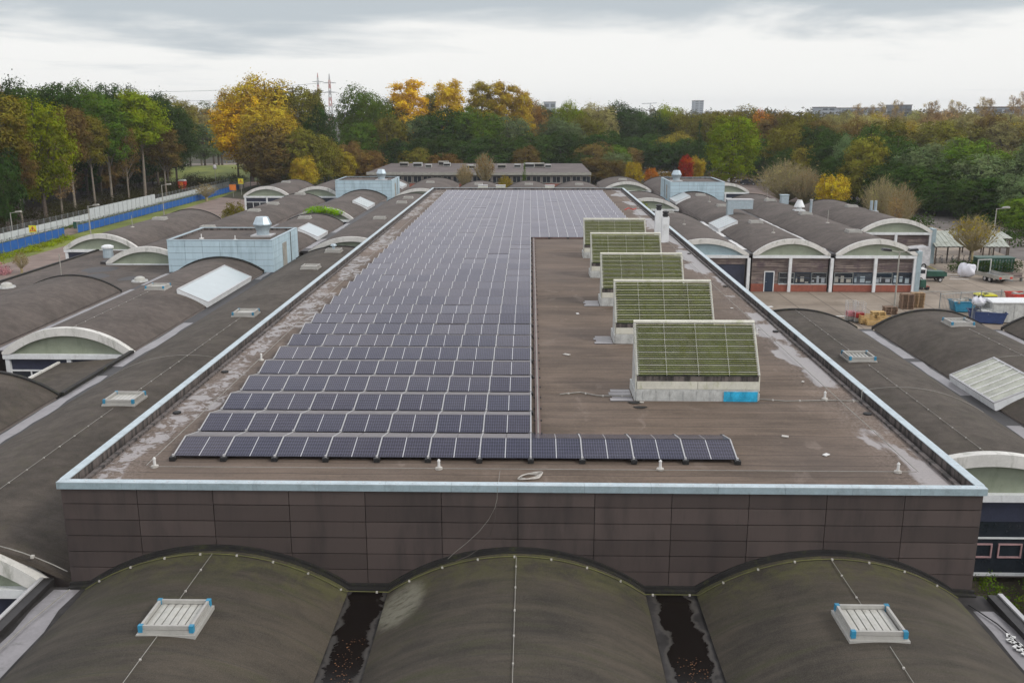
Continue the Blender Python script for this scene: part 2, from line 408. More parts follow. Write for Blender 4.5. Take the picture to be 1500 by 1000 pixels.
# ------------------------------------------------------------------ world
w = bpy.data.worlds.new("World"); sc.world = w; w.use_nodes = True
SUN_EL, SUN_ROT = R(38), R(115)
t = NT(w)
sky = t.n('ShaderNodeTexSky', sky_type='NISHITA', sun_disc=False, sun_elevation=SUN_EL, sun_rotation=SUN_ROT, air_density=1.0, dust_density=4.0)
tc = t.n('ShaderNodeTexCoord').outputs['Generated']
x, y, z = t.sep(tc)
zz = t.math('ADD', t.math('MAXIMUM', z, 0.0), .035)
cv = t.n('ShaderNodeCombineXYZ'); t.set(cv, 0, t.math('DIVIDE', x, zz)); t.set(cv, 1, t.math('DIVIDE', y, zz)); t.set(cv, 2, 0.0)
n1 = t.noise(t.vmul(cv.outputs[0], (.16, .20, 1)), 1.0, 7, .58, .5)
n2 = t.noise(t.vmul(tc, (2.4, 2.4, 15)), 1.0, 6, .55, .4)
cl = t.math('ADD', t.math('MULTIPLY', n1, .45), t.math('MULTIPLY', n2, .55))
el = t.ramp(z, .015, .13)
dens = t.ramp(t.math('ADD', cl, t.math('ADD', t.math('MULTIPLY', t.math('SUBTRACT', el, .5), .20), t.math('MULTIPLY', t.math('MULTIPLY', el, t.ramp(t.math('ABSOLUTE', t.math('SUBTRACT', x, .03)), .08, .42)), .11))), .47, .62)
cc = t.mix(dens, (10.6, 10.6, 10.4), (5.9, 6.5, 6.95))
deep = t.ramp(n2, .55, .75)
cc = t.mix(t.math('MULTIPLY', deep, t.math('MULTIPLY', el, .6)), cc, (5.8, 6.3, 6.7))
cc = t.mix(t.math('MULTIPLY', t.ramp(z, .16, .34), .9), cc, (19.5, 19.2, 20.2))  # bright cloud band added above the view for the far panels to reflect
cc = t.mix(t.math('MULTIPLY', t.ramp(z, .52, .72), .95), cc, (6.6, 6.9, 7.4))  # sky overhead dimmed, out of view, so the near panels reflect dark
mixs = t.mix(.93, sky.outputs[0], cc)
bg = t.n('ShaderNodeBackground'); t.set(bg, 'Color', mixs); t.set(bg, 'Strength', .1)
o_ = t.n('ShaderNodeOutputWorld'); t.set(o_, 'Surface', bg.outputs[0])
sd = bpy.data.lights.new('sun', 'SUN'); sun = bpy.data.objects.new('sun', sd); col.objects.link(sun)
sd.energy = 1.7; sd.angle = R(11); sd.color = (1, .95, .88)
az = SUN_ROT
sdir = Vector((math.sin(az)*math.cos(SUN_EL), math.cos(az)*math.cos(SUN_EL), math.sin(SUN_EL)))
sun.rotation_euler = sdir.to_track_quat('Z', 'Y').to_euler()
sc.view_settings.view_transform = 'Standard'; sc.view_settings.look = 'None'; sc.view_settings.exposure = -0.08; sc.view_settings.gamma = 1
# ------------------------------------------------------------------ ground and setting
def sheet(name, pts, z, mat, kind='structure'):
    b = MB(); b.face([(x, y, z) for x, y in pts]); o = b.build(name, mat); return tag(o, kind=kind)
sheet('ground', [(-2500, -150), (2500, -150), (2500, 3000), (-2500, 3000)], 0, 'ground')
sheet('yard_paving', [(9, 64), (64.5, 64), (64.5, 128), (70, 175), (41, 175), (41, 100.8), (9, 101)], .010, 'yard_paving')
sheet('road', [(63, 40), (75, 40), (75, 128), (92, 250), (40, 300), (36, 290), (72, 245), (63, 128)], .006, 'asphalt')
sheet('car_park', [(20, 204), (60, 204), (66, 258), (34, 270)], .010, 'brick_path')
sheet('path', [(-71, 96), (-47, 96), (-53, 200), (-71, 215)], .008, 'brick_path')
sheet('service_road', [(-77.6, 60), (-72.6, 60), (-72.6, 270), (-77.6, 270)], .012, 'brick_path')
sheet('verge', [(-72.4, 60), (-66.5, 60), (-67.5, 137), (-70.2, 215), (-72.4, 240)], .016, 'grass')
sheet('woodland_floor', [(-400, 20), (-79.2, 20), (-79.2, 262), (-400, 330)], .005, 'forest_floor')
sheet('woodland_floor', [(76, 0), (500, 0), (500, 500), (130, 300), (76, 150)], .005, 'forest_floor')
# grass mound beyond the fence
def mound(u, v):
    x = -122+u*60; y = 262+v*78
    return (x, y, .02+2.0*math.sin(math.pi*u)**.7*math.sin(math.pi*v)**.8)
b = MB().grid(mound, 24, 16); tag(b.build('grass_bank', 'grass', smooth=True), kind='structure')
sheet('path', [(-135, 342), (-82, 342), (-80, 356), (-135, 356)], .010, 'yard_paving')
# painted bay lines in the yard
b = MB()
for px, py, L in ((1400, 402, 2.2), (1406, 406, 2.2), (1452, 436, 2.6), (1466, 440, 2.6), (1480, 444, 2.6), (1230, 463, 2.), (1405, 409, 2.2)):
    X, Y = P(px, py); b.box(X-L/2, X+L/2, Y-.12, Y+.12, .014, .018)
tag(b.build('road_marking', 'white_paint'), kind='structure')
X0, Y0 = P(1360, 390); X1, Y1 = P(1384, 401)
b = MB().cbox(((X0+X1)/2, (Y0+Y1)/2, .018), math.hypot(X1-X0, Y1-Y0), .12, .004, math.atan2(Y1-Y0, X1-X0))
tag(b.build('road_marking', 'sign_yellow'), kind='structure')
# ------------------------------------------------------------------ vaulted halls
ZS, ZC = 4.20, 5.50          # spring and crown of every vault
def arcz(x, c, w, zs=ZS, rise=ZC-ZS):
    Rr = (w*w+rise*rise)/(2*rise)
    return zs+math.sqrt(max(0, Rr*Rr-(x-c)**2))-(Rr-rise)
def hall(x0, x1, y0, y1, label, front=None, gable='gable_green', roof='bitumen_far', back_rim=True, group='vaulted halls of the works', detail=False, fl=1.0, gl=None, gr=None, facade=None, wallfrom=0.0, frim=True, fx=None, dark=False):
    c, wd = (x0+x1)/2, (x1-x0)/2
    h = thing('vaulted_hall', (c, y0, 0), label, 'hall', group)
    N = 28
    xs = [x0+(x1-x0)*i/N for i in range(N+1)]
    # roof shell: top skin subdivided lengthwise, slightly uneven
    b = MB(); ny = max(2, int((y1-y0)/1.0))
    def top(u, v):
        x = x0+(x1-x0)*u; y = y0+(y1-y0)*v
        dz = .012*math.sin(y*2.1+x*.7)*math.sin(math.pi*u)+.010*math.sin(y*6.28)*math.sin(math.pi*u)
        return (x, y, arcz(x, c, wd)+dz)
    b.grid(top, N, ny)
    # end edges and underside
    for yy in (y0, y1):
        for i in range(N):
            b.face([(xs[i], yy, arcz(xs[i], c, wd)-.18), (xs[i+1], yy, arcz(xs[i+1], c, wd)-.18), (xs[i+1], yy, arcz(xs[i+1], c, wd)+.0), (xs[i], yy, arcz(xs[i], c, wd))])
    r_ = b.build('roof', roof, h, smooth=True)
    # low kerb at the ends
    b = MB()
    ends = ([y1] if back_rim else [])+([y0] if (front is None and frim) else [])
    for yy in ends:
        for i in range(N):
            xa, xb = xs[i], xs[i+1]; za, zb = arcz(xa, c, wd), arcz(xb, c, wd)
            ya, yb = (yy-.16, yy+.05)
            q = [(xa, ya, za-.1), (xb, ya, zb-.1), (xb, yb, zb-.1), (xa, yb, za-.1), (xa, ya, za+.10), (xb, ya, zb+.10), (xb, yb, zb+.10), (xa, yb, za+.10)]
            k = len(b.v); b.v += q; b.f += [tuple(k+j for j in f) for f in ((0, 3, 2, 1), (4, 5, 6, 7), (0, 1, 5, 4), (2, 3, 7, 6), (1, 2, 6, 5), (3, 0, 4, 7))]
    if ends: b.build('roof_edge', 'flashing', r_)
    # walls: sides and back, gable filled to the vault
    prof = [(x0+.05, wallfrom), (x1-.05, wallfrom)]+[(min(max(x, x0+.05), x1-.05), arcz(x, c, wd)-.19) for x in reversed(xs)]
    yf = y0+.45 if front else y0+.25
    b = MB().prism(prof, 'y', yf, y1-.2); b.build('wall', 'far_wall', h)
    if front:
        # arched white fascia over an infill panel, tie beam, columns and a window band
        zo, zi, zb = 5.74, 5.22, 3.98
        ro, ri = zo-4.05, zi-4.05
        b = MB()
        c_old, wd_old, x0_old, x1_old = c, wd, x0, x1
        if fx: x0, x1 = fx; c, wd = (x0+x1)/2, (x1-x0)/2
        def ofn(x): return arcz(x, c, wd+.15, 4.10, zo-4.10)
        def ifn(x): return arcz(x, c, wd-.45, zb+.02, zi-zb-.02) if abs(x-c) < wd-.45 else zb+.02
        xx = [x0-.10+(x1-x0+.20)*i/36 for i in range(37)]
        for i in range(36):
            xa, xb = xx[i], xx[i+1]
            b.prism([(xa, ifn(xa)), (xb, ifn(xb)), (xb, ofn(xb)), (xa, ofn(xa))], 'y', y0-.30, y0+.12)
        b.build('arch_fascia', 'white_concrete', h)
        b = MB(); pr = [(x0+.4, zb), (x1-.4, zb)]+[(x0+.42+(x1-x0-.84)*i/24, ifn(x0+.42+(x1-x0-.84)*i/24)+.05) for i in range(24, -1, -1)]
        b.prism(pr, 'y', y0+.02, y0+.40); b.build('gable_panel', gable, h)
        b = MB().box(x0-.10, x1+.10, y0-.26, y0+.14, zb-.30, zb); b.build('tie_beam', 'white_frame', h)
        if dark:
            y_ = y0-.05
            MB().box(x0+.1, x1-.1, y_, y_+.1, 2.75, zb-.30).build('spandrel', 'navy', h)
            wf = MB().box(x0+.1, x1-.1, y_-.04, y_+.06, .35, .47).build('window', 'white_frame', h)
            b = MB(); nn = 7
            for k in range(nn):
                a = x0+.2+(x1-x0-.4)*k/nn; d = x0+.2+(x1-x0-.4)*(k+1)/nn
                MB().box(a, d, y_+.02, y_+.05, .48, 2.74).build('pane', 'glass_dark', wf)
                b.box(a+.12, d-.12, y_-.03, y_+.02, 1.15, 1.21).box(a+.12, d-.12, y_-.03, y_+.02, 1.72, 1.78).box(a+.12, a+.18, y_-.03, y_+.02, 1.21, 1.72).box(d-.18, d-.12, y_-.03, y_+.02, 1.21, 1.72)
            b.build('casement', 'casement_pink', wf)
            MB().box(x0+.1, x1-.1, y_-.04, y_+.02, 2.0, 2.06).build('transom', 'white_frame', wf)
        elif front == 'court':
            for xc in (x0+.15, c, x1-.15):
                MB().box(xc-.14, xc+.14, y0-.2, y0+.1, .02, zb-.30).build('column', 'white_frame', h)
            for a, d in ((x0+.29, c-.14), (c+.14, x1-.29)):
                f_ = MB()
                f_.box(a, d, y0-.06, y0+.06, zb-1.15, zb-1.05).box(a, d, y0-.06, y0+.06, 1.3, 1.4).box(a, d, y0-.06, y0+.06, .02, .5)
                for k in range(1, 3): f_.box(a+(d-a)*k/3-.04, a+(d-a)*k/3+.04, y0-.055, y0+.055, .5, zb-1.15)
                fo = f_.build('window', 'white_frame', h)
                MB().box(a, d, y0, y0+.03, zb-1.05, zb-.30).build('spandrel', 'navy', fo)
                MB().box(a, d, y0-.01, y0+.02, .5, zb-1.15).build('pane', 'glass_dark', fo)
        c, wd, x0, x1 = c_old, wd_old, x0_old, x1_old
    # gutters beside the vault
    if gl is not None:
        g = MB(); g.box(gl, x0+.02, y0, y1, ZS-.30, ZS-.06); g.build('gutter', 'membrane_dark', h)
    if gr is not None:
        g = MB(); g.box(x1-.02, gr, y0, y1, ZS-.30, ZS-.06); g.build('gutter', 'membrane_dark', h)
    return h
H = {}
G1, G2 = -25.05, 23.95
H['F1'] = hall(-14.1, -5.72, 3, 27.28, 'dark vaulted roof bay at bottom left with a framed skylight, below the brown wall', roof='bitumen_front', gl=-15.35, gr=-4.47, back_rim=False, frim=False)
H['F2'] = hall(-4.45, 3.70, 3, 27.28, 'middle front vaulted roof bay without skylight, pale stain on its upper left', roof='bitumen_front', back_rim=False, frim=False)
H['F3'] = hall(5.30, 13.42, 3, 27.28, 'dark vaulted roof bay at bottom right with a framed skylight, below the brown wall', roof='bitumen_front', gl=3.72, gr=14.35, back_rim=False, frim=False)
H['L1a'] = hall(-24.1, -14.75, 27.6, 96, 'long dark vaulted roof running beside the left parapet from the near courtyard', 'court', roof='bitumen', gl=-25.1, fx=(-24.1, -15.6), dark=True)
H['L1b'] = hall(-24.1, -14.75, 102, 160, 'vaulted hall left of the solar roof, between pale arch and large grey roof', 'court', gl=-25.1)
H['L1c'] = hall(-24.1, -14.75, 168, 199, 'far vaulted hall touching the far left corner of the solar roof', 'court')
H['L2a'] = hall(-33.4, -25.2, 36, 48, 'cut-off vaulted roof at left edge in front of the sunken courtyard', roof='bitumen')
H['L2b'] = hall(-33.4, -25.2, 57.6, 87.9, 'vaulted hall with wide green arch at left and long white rooflight', 'court', roof='bitumen_far', gl=-34.3)
H['L2c'] = hall(-33.4, -25.2, 98.2, 127.6, 'vaulted hall directly behind the nearer left pale blue plant room', gl=-34.3)
H['L2d'] = hall(-33.4, -25.2, 134, 166.8, 'vaulted hall with creeper on its arch before the farther left plant room', 'court', gl=-34.3)
H['L2e'] = hall(-33.4, -25.2, 177.2, 199, 'vaulted hall behind the farther left pale blue plant room')
H['L3a'] = hall(-42.8, -34.6, 42, 78, 'large dark vaulted roof at left edge ending at a flat stained roof', roof='bitumen_far', gl=-43.8)
H['L3b'] = hall(-42.8, -34.6, 94, 160, 'long vaulted hall running back from the arch beside the left plant room', 'court', gl=-43.6)
H['L3c'] = hall(-42.8, -34.6, 172, 195, 'far vaulted hall just left of the farther left plant room', 'court')
H['L4a'] = hall(-52, -43.8, 104, 133, 'leftmost vaulted hall with pale arch beside the blue fence path', 'court', gr=-43.6)
H['L4b'] = hall(-52, -43.8, 172, 193, 'far leftmost vaulted hall with small pale arch near the grass bank', 'court')
H['M1'] = hall(-14.1, -5.4, 150, 190, 'low vault behind the far edge of the solar roof, left of three')
H['M2'] = hall(-4.5, 4.0, 150, 190, 'low vault behind the far edge of the solar roof, middle of three')
H['M3'] = hall(4.9, 13.6, 150, 190, 'low vault behind the far edge of the solar roof, right of three')
H['R1a'] = hall(14.1, 23.0, 36, 65, 'dark vaulted roof along the right parapet starting at a mossy white arch', 'court', roof='bitumen', gr=24.0, dark=True)
H['R2a'] = hall(24.05, 32.0, 30, 65, 'wide dark vaulted roof at right carrying the big ribbed glass rooflight', roof='bitumen', gr=33.0)
H['R3a'] = hall(33.05, 41.3, 40, 65, 'cut-off dark vaulted roof at the right edge beside the storage yard', roof='bitumen')
H['R1b'] = hall(14.1, 23.4, 101, 132, 'yard hall bay with pale blue arch panel and dark roller door', 'yard', 'gable_blue', gr=24.1)
H['R2b'] = hall(24.05, 32.1, 101, 163.8, 'yard hall bay with green arch panel and a narrow blue door', 'yard', gr=32.9)
H['R3b'] = hall(32.9, 41.4, 101, 160, 'yard hall bay with green arch panel behind the double lamp post', 'yard')
H['R4a'] = hall(42.2, 51.2, 121, 150, 'set-back rightmost vaulted hall with pale arch near the bicycle shelter', 'yard')
H['R1c'] = hall(14.1, 23.4, 150, 165, 'vaulted hall with arch and green shrub right of the solar roof', 'court')
H['R1d'] = hall(14.1, 23.4, 185, 203, 'farthest vaulted hall right of the solar roof near orange trees', 'court')
H['R2c'] = hall(24.05, 32.1, 176.4, 203, 'vaulted hall behind the right pale blue plant room')
H['R3c'] = hall(32.9, 41.6, 182, 203, 'pale arched hall right of the right pale blue plant room', 'court')
# flush wet valley strips on the halls, sky reflection put into the pale colour
def strip(h, xa, xb, ya, yb, mat='pale_felt_sky_sheen', z=ZS-.052, seed=1):
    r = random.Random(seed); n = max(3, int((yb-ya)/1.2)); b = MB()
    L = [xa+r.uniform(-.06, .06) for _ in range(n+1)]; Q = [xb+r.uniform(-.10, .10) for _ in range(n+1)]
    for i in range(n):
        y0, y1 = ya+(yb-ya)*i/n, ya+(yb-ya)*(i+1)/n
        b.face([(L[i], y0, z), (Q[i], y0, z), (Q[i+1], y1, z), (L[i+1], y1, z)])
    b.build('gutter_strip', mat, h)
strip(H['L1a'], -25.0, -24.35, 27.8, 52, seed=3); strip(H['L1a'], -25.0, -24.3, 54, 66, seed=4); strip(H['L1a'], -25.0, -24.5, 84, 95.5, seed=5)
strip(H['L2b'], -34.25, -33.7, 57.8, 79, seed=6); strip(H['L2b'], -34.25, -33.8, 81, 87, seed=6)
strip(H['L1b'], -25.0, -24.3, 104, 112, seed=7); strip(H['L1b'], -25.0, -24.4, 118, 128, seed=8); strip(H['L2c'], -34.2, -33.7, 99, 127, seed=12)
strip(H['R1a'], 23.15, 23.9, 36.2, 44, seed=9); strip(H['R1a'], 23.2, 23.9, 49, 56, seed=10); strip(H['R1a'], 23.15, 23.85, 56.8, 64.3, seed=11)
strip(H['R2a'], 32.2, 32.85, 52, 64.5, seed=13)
strip(H['R1b'], 23.5, 24.0, 104, 112, 'white_paint', seed=14); strip(H['R1b'], 23.5, 24.0, 115, 131, 'white_paint', seed=15)
strip(H['R2b'], 32.2, 32.8, 104, 135, 'white_paint', seed=16)
strip(H['F1'], -15.2, -14.3, 3.2, 27.1, 'pale_felt_sky_sheen', seed=17); strip(H['F3'], 13.6, 14.3, 3.2, 26.3, 'pale_felt_sky_sheen', seed=18)
# front valley gutters: standing water and litter
def blob_strip(name, h, xa, xb, ya, yb, z, mat, seed):
    r = random.Random(seed); n = 60; b = MB(); L = []; Q = []
    for i in range(n+1):
        v = i/n; tp = min(1, ((1-v)*10)**.5)
        c = (xa+xb)/2+.10*math.sin(v*9+seed); hw = (xb-xa)/2*tp*(1-.12*math.sin(v*23+seed))
        L.append(c-hw+r.uniform(-.07, .07)*tp); Q.append(c+hw+r.uniform(-.05, .05)*tp)
    for i in range(n):
        y0, y1 = ya+(yb-ya)*i/n, ya+(yb-ya)*(i+1)/n
        b.face([(L[i], y0, z), (Q[i], y0, z), (Q[i+1], y1, z), (L[i+1], y1, z)])
    return b.build(name, mat, h)
def litter(name, x0, x1, y0, y1, z, n, mat='leaf_litter', s=.035, seed=0):
    r = random.Random(seed); b = MB()
    for _ in range(n):
        x = r.gauss((x0+x1)/2, (x1-x0)/4); y = r.uniform(y0, y1); a = r.uniform(0, 6.28); q = s*r.uniform(.5, 1.5)
        x = min(max(x, x0), x1)
        b.face([(x+q*math.cos(a+k*1.57), y+q*.7*math.sin(a+k*1.57), z+r.uniform(0, .01)) for k in range(4)])
    return tag(b.build(name, mat), kind='stuff')
for h_ in ('F1', 'F3'):
    for o in list(bpy.data.objects):
        if o.parent == H[h_] and o.name.startswith('gutter') and not o.name.startswith('gutter_'): o.data.materials[0] = M['gutter_wet']
litter('fallen_leaves', -5.35, -4.7, 16, 24.4, ZS-.036, 340, s=.017, seed=3)
litter('fallen_leaves', 4.1, 4.9, 16, 23.6, ZS-.036, 300, s=.017, seed=4)
# stain patch on the middle vault
def on_vault(xa, xb, ya, yb, c, w, name, mat, h, dz=.02, seed=1):
    r = random.Random(seed); b = MB(); n = 16; pts = []
    for k in range(n):
        a = 2*math.pi*k/n; q = 1+r.uniform(-.18, .18)
        x = (xa+xb)/2+(xb-xa)/2*math.cos(a)*q; y = (ya+yb)/2+(yb-ya)/2*math.sin(a)*q
        pts.append((x, y, arcz(x, c, w)+dz))
    b.face(pts); return b.build(name, mat, h)
# party parapets beside the front gutters (edge of the two near courtyards)
b = MB().box(-15.75, -15.35, 3, 27.55, 3.2, ZS+.12); o = b.build('parapet', 'membrane_dark', H['F1'])
MB().box(-15.80, -15.68, 3, 27.5, ZS+.122, ZS+.17).build('coping', 'alu_pale', o)
b = MB().box(14.35, 14.75, 3, 27.0, 3.2, ZS+.12); o = b.build('parapet', 'membrane_dark', H['F3'])
MB().box(14.66, 14.80, 3, 27.0, ZS+.122, ZS+.18).build('coping', 'alu_pale', o)
# courtyard parapets and slanting canopy in the left courtyard
b = MB().box(-25.25, -25.0, 48.1, 57.3, 3.4, ZS+.12); b.build('parapet', 'flashing', H['L1a'])
t_c = thing('courtyard_canopy', (-27, 48.3, 0), 'dark felted lean-to roof with pale edge in the sunken left courtyard', 'canopy')
MB().prism([(-29.6, 3.35), (-25.3, 3.75), (-25.3, 3.95), (-29.6, 3.55)], 'y', 48.4, 56.9).build('roof', 'bitumen', t_c)
MB().prism([(-29.75, 3.30), (-29.6, 3.30), (-29.6, 3.66), (-29.75, 3.66)], 'y', 48.4, 56.9).build('fascia', 'white_concrete', t_c)
for y in (49, 52.6, 56.4): MB().box(-29.55, -29.4, y, y+.15, .02, 3.33).build('post', 'white_frame', t_c)
# flat roof at left
fr = thing('flat_roof_annex', (-41, 78, 0), 'low flat-roofed annex with puddle-stained dark roof at left edge', 'annex')
MB().box(-48.0, -34.4, 60, 78.3, 0.02, 3.5).box(-48.0, -34.4, 78.3, 103.5, 0.02, 3.5).build('wall', 'far_wall', fr)
MB().box(-48.1, -43.8, 44, 103.6, 3.502, 3.9).box(-43.8, -34.4, 78.1, 93.6, 3.502, 3.9).box(-43.8, -42.9, 93.7, 103.6, 3.502, 3.9).build('roof', 'bitumen_far', fr)
MB().box(-48.25, -48.0, 44, 103.6, 3.4, 4.05).build('roof_edge', 'flashing', fr)
r = random.Random(5)
for k, (px, py, s) in enumerate(((145, 395, 1.6), (140, 405, 1.3), (60, 420, 1.2), (190, 408, 1.0))):
    X, Y = P(px, py, 3.9); b = MB(); b.face([(X+s*math.cos(a*.52)*r.uniform(.8, 1.2), Y+s*1.2*math.sin(a*.52)*r.uniform(.7, 1.2), 3.906) for a in range(12)])
    b.build('puddle', 'membrane_dark', fr)
# ------------------------------------------------------------------ yard facade
def yard_facade(h, x0, x1, y, mode):
    zb = 3.68
    cols = [x0, x1]
    for i, xc in enumerate(cols):
        pass
    a, d = x0+.2, x1-.2
    if mode == 'door':
        MB().box(a, x0+4.3, y+.02, y+.3, .02, zb).build('timber_wall', 'timber', h)
        MB().box(x0+4.3, d, y+.1, y+.3, .02, zb-.7).build('roller_door', 'navy', h)
        MB().box(x0+4.3, d, y+.02, y+.3, zb-.7, zb).build('lintel', 'timber', h)
        return
    b = MB(); n = 8
    for k in range(n):
        z0 = 2.12+(zb-2.12)*k/n; b.box(a, d, y+.02-.02*(k % 2), y+.25, z0+.03, z0+(zb-2.12)/n)
    b.build('timber_wall', 'timber', h)
    wx0 = a+2.9 if mode == 'blue' else a
    if mode == 'blue':
        MB().box(a, a+1.35, y+.02, y+.25, .86, 2.1).box(a+2.45, a+2.85, y+.02, y+.25, .86, 2.1).build('timber_wall', 'timber', h)
        do = MB().box(a+1.45, a+2.35, y-.03, y+.05, .03, 2.15).build('door', 'door_blue', h)
        MB().box(a+1.35, a+1.45, y-.05, y+.1, .02, 2.25).box(a+2.35, a+2.45, y-.05, y+.1, .02, 2.25).box(a+1.45, a+2.35, y-.05, y+.1, 2.15, 2.25).build('door_frame', 'white_frame', do)
        MB().cbox((a+1.58, y-.06, 1.1), .1, .05, .03).build('handle', 'alu', do)
    # window strip
    L = d-wx0; nw = max(2, round(L/2.0))
    for k in range(nw):
        u0, u1 = wx0+L*k/nw+.03, wx0+L*(k+1)/nw-.03
        wf = MB().box(u0, u1, y-.02, y+.06, .86, .95).box(u0, u1, y-.02, y+.06, 2.03, 2.10).box(u0, u0+.07, y-.02, y+.06, .95, 2.03).box(u1-.07, u1, y-.02, y+.06, .95, 2.03).box(u0+.07, u1-.07, y-.015, y+.055, 1.48, 1.56).build('window', 'door_blue' if (k % 2) else 'fence_steel', h)
        MB().box(u0+.07, u1-.07, y+.02, y+.04, .95, 2.03).build('pane', 'glass_dark' if rnd.random() < .6 else 'glass_mid', wf)
        bb = MB()
        for q in range(3):
            zx = rnd.uniform(.96, 1.1); xx = u0+.1+(u1-u0-.2)*q/3; bb.box(xx, xx+rnd.uniform(.12, .55), y+.008+.002*q, y+.018, zx, zx+rnd.uniform(.08, .9))
        bb.build('blind', rnd.choice(('glass_mid', 'lamp_grey', 'tower_wall', 'galvanised')), wf)
    MB().box(wx0, d, y-.08, y+.1, .80, .86).build('sill', 'white_frame', h)
    bx = MB()
    if mode == 'blue': bx.box(a, a+1.35, y-.05, y+.25, .02, .858); bx.box(a+2.45, wx0, y-.05, y+.25, .02, .858)
    bx.box(wx0, d, y-.05, y+.25, .02, .798); bx.build('brick_base', 'brick_red', h)
yard_facade(H['R1b'], 14.1, 23.4, 101, 'door')
yard_facade(H['R2b'], 23.75, 32.3, 101, 'blue')
yard_facade(H['R3b'], 32.6, 41.4, 101, 'win')
yard_facade(H['R4a'], 42.2, 51.2, 121, 'win')
for hk, xs_, y in (('R1b', (23.55,), 101), ('R2b', (28.0, 32.45), 101), ('R3b', (37.1, 41.3), 101), ('R4a', (42.4, 46.7, 51.1), 121)):
    for xc in xs_: MB().box(xc-.16, xc+.16, y-.24, y+.2, .02, 3.68).build('column', 'white_frame', H[hk])
for hk, xa, y in (('R3b', 41.42, 101), ('R4a', 51.22, 121)):
    MB().box(xa, xa+.5, y-.3, y+1.1, .02, 4.45).build('buttress', 'metal_trim', H[hk])
# side wall panels of R3b facing the lane
MB().box(41.37, 41.40, 103, 159, .02, 3.9).build('side_wall', 'timber', H['R3b'])
# near-right courtyard facade bands already come from the 'court' front of R1a
# ------------------------------------------------------------------ main hall with the solar roof
MX0, MX1, MY0, MY1 = -14.72, 14.05, 27.4, 144.0
ZT, ZR = 7.70, 7.42
mh = thing('main_hall', (0, MY0, 0), 'large central hall with brown panelled wall and flat grey-brown roof of solar panels', 'hall')
MB().box(MX0+.1, MX1-.1, MY0+.12, MY1-.1, .02, ZR-.1).build('wall', 'backing_dark', mh)
# front cladding: individual boards with open joints
b = MB(); ncol = 12; cw = (MX1-MX0)/ncol; zr = [ZT-.19-.545*k for k in range(7)]
for k in range(6):
    for i in range(ncol):
        xa, xb = MX0+cw*i+(.010 if i else 0), MX0+cw*(i+1)-.010
        halves = [(xa, xb)]
        for u, v in halves:
            q_ = rnd.uniform(0, .006); b.box(u, v, MY0+q_, MY0+.08, zr[k+1]+.022+rnd.uniform(0, .008), zr[k])
b.build('cladding', 'brown_cladding', mh)
b = MB()
for k in range(6):
    for i in range(50):
        ya = MY0+.1+2.33*i; b.box(MX0, MX0+.06, ya, ya+2.3, zr[k+1]+.02, zr[k]); b.box(MX1-.06, MX1, ya, ya+2.3, zr[k+1]+.02, zr[k])
b.build('side_cladding', 'brown_cladding', mh)
def roofs(u, v):
    x = MX0+.45+(MX1-MX0-.9)*u; y = MY0+.15+(MY1-MY0-.3)*v
    return (x, y, ZR+.012*math.sin(x*1.3)*math.sin(y*.7)+.006*math.sin(y*6.28))
MB().grid(roofs, 30, 240).build('roof', 'main_roof', mh, smooth=True)
# edge trim: front fascia, pieces with lap joints
b = MB(); b2 = MB()
n = 14
for i in range(n):
    xa = MX0-.08+(MX1-MX0+.16)*i/n; xb = MX0-.08+(MX1-MX0+.16)*(i+1)/n-.008
    b.box(xa, xb, MY0-.08, MY0-.03, ZT-.20, ZT); b2.box(xa, xb, MY0-.085, MY0+.20, ZT+.001, ZT+.03)
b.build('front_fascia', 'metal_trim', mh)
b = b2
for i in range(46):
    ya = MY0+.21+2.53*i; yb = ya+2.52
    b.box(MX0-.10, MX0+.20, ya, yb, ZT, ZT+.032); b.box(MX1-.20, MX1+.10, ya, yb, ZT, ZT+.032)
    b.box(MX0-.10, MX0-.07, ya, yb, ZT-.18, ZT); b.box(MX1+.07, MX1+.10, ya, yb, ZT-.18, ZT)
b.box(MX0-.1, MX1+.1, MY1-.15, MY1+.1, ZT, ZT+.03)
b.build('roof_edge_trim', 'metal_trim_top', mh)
b = MB()
for k in range(14*4):
    x = MX0+.3+k*(MX1-MX0)/56; b.cbox((x, MY0+.06, ZT+.037), .05, .05, .012)
b.build('trim_fixing', 'alu', mh)
b = MB(); b.box(MX0+.08, MX0+.18, MY0+.2, MY1-.1, ZR-.2, ZT-.002).box(MX1-.18, MX1-.08, MY0+.2, MY1-.1, ZR-.2, ZT-.002)
b.box(MX0+.09, MX1-.09, MY0+.10, MY0+.18, ZR-.2, ZT-.004).box(MX0+.09, MX1-.09, MY1-.2, MY1, ZR-.2, ZT-.004)
b.build('parapet', 'upstand', mh)
# second low kerb beside the gutter channel
b = MB()
for s in (0, 1):
    x = MX0+.36 if s == 0 else MX1-.52
    b.box(x, x+.16, MY0+.45, MY1-.3, ZR-.15, ZR+.09)
b.build('gutter_kerb', 'upstand', mh)
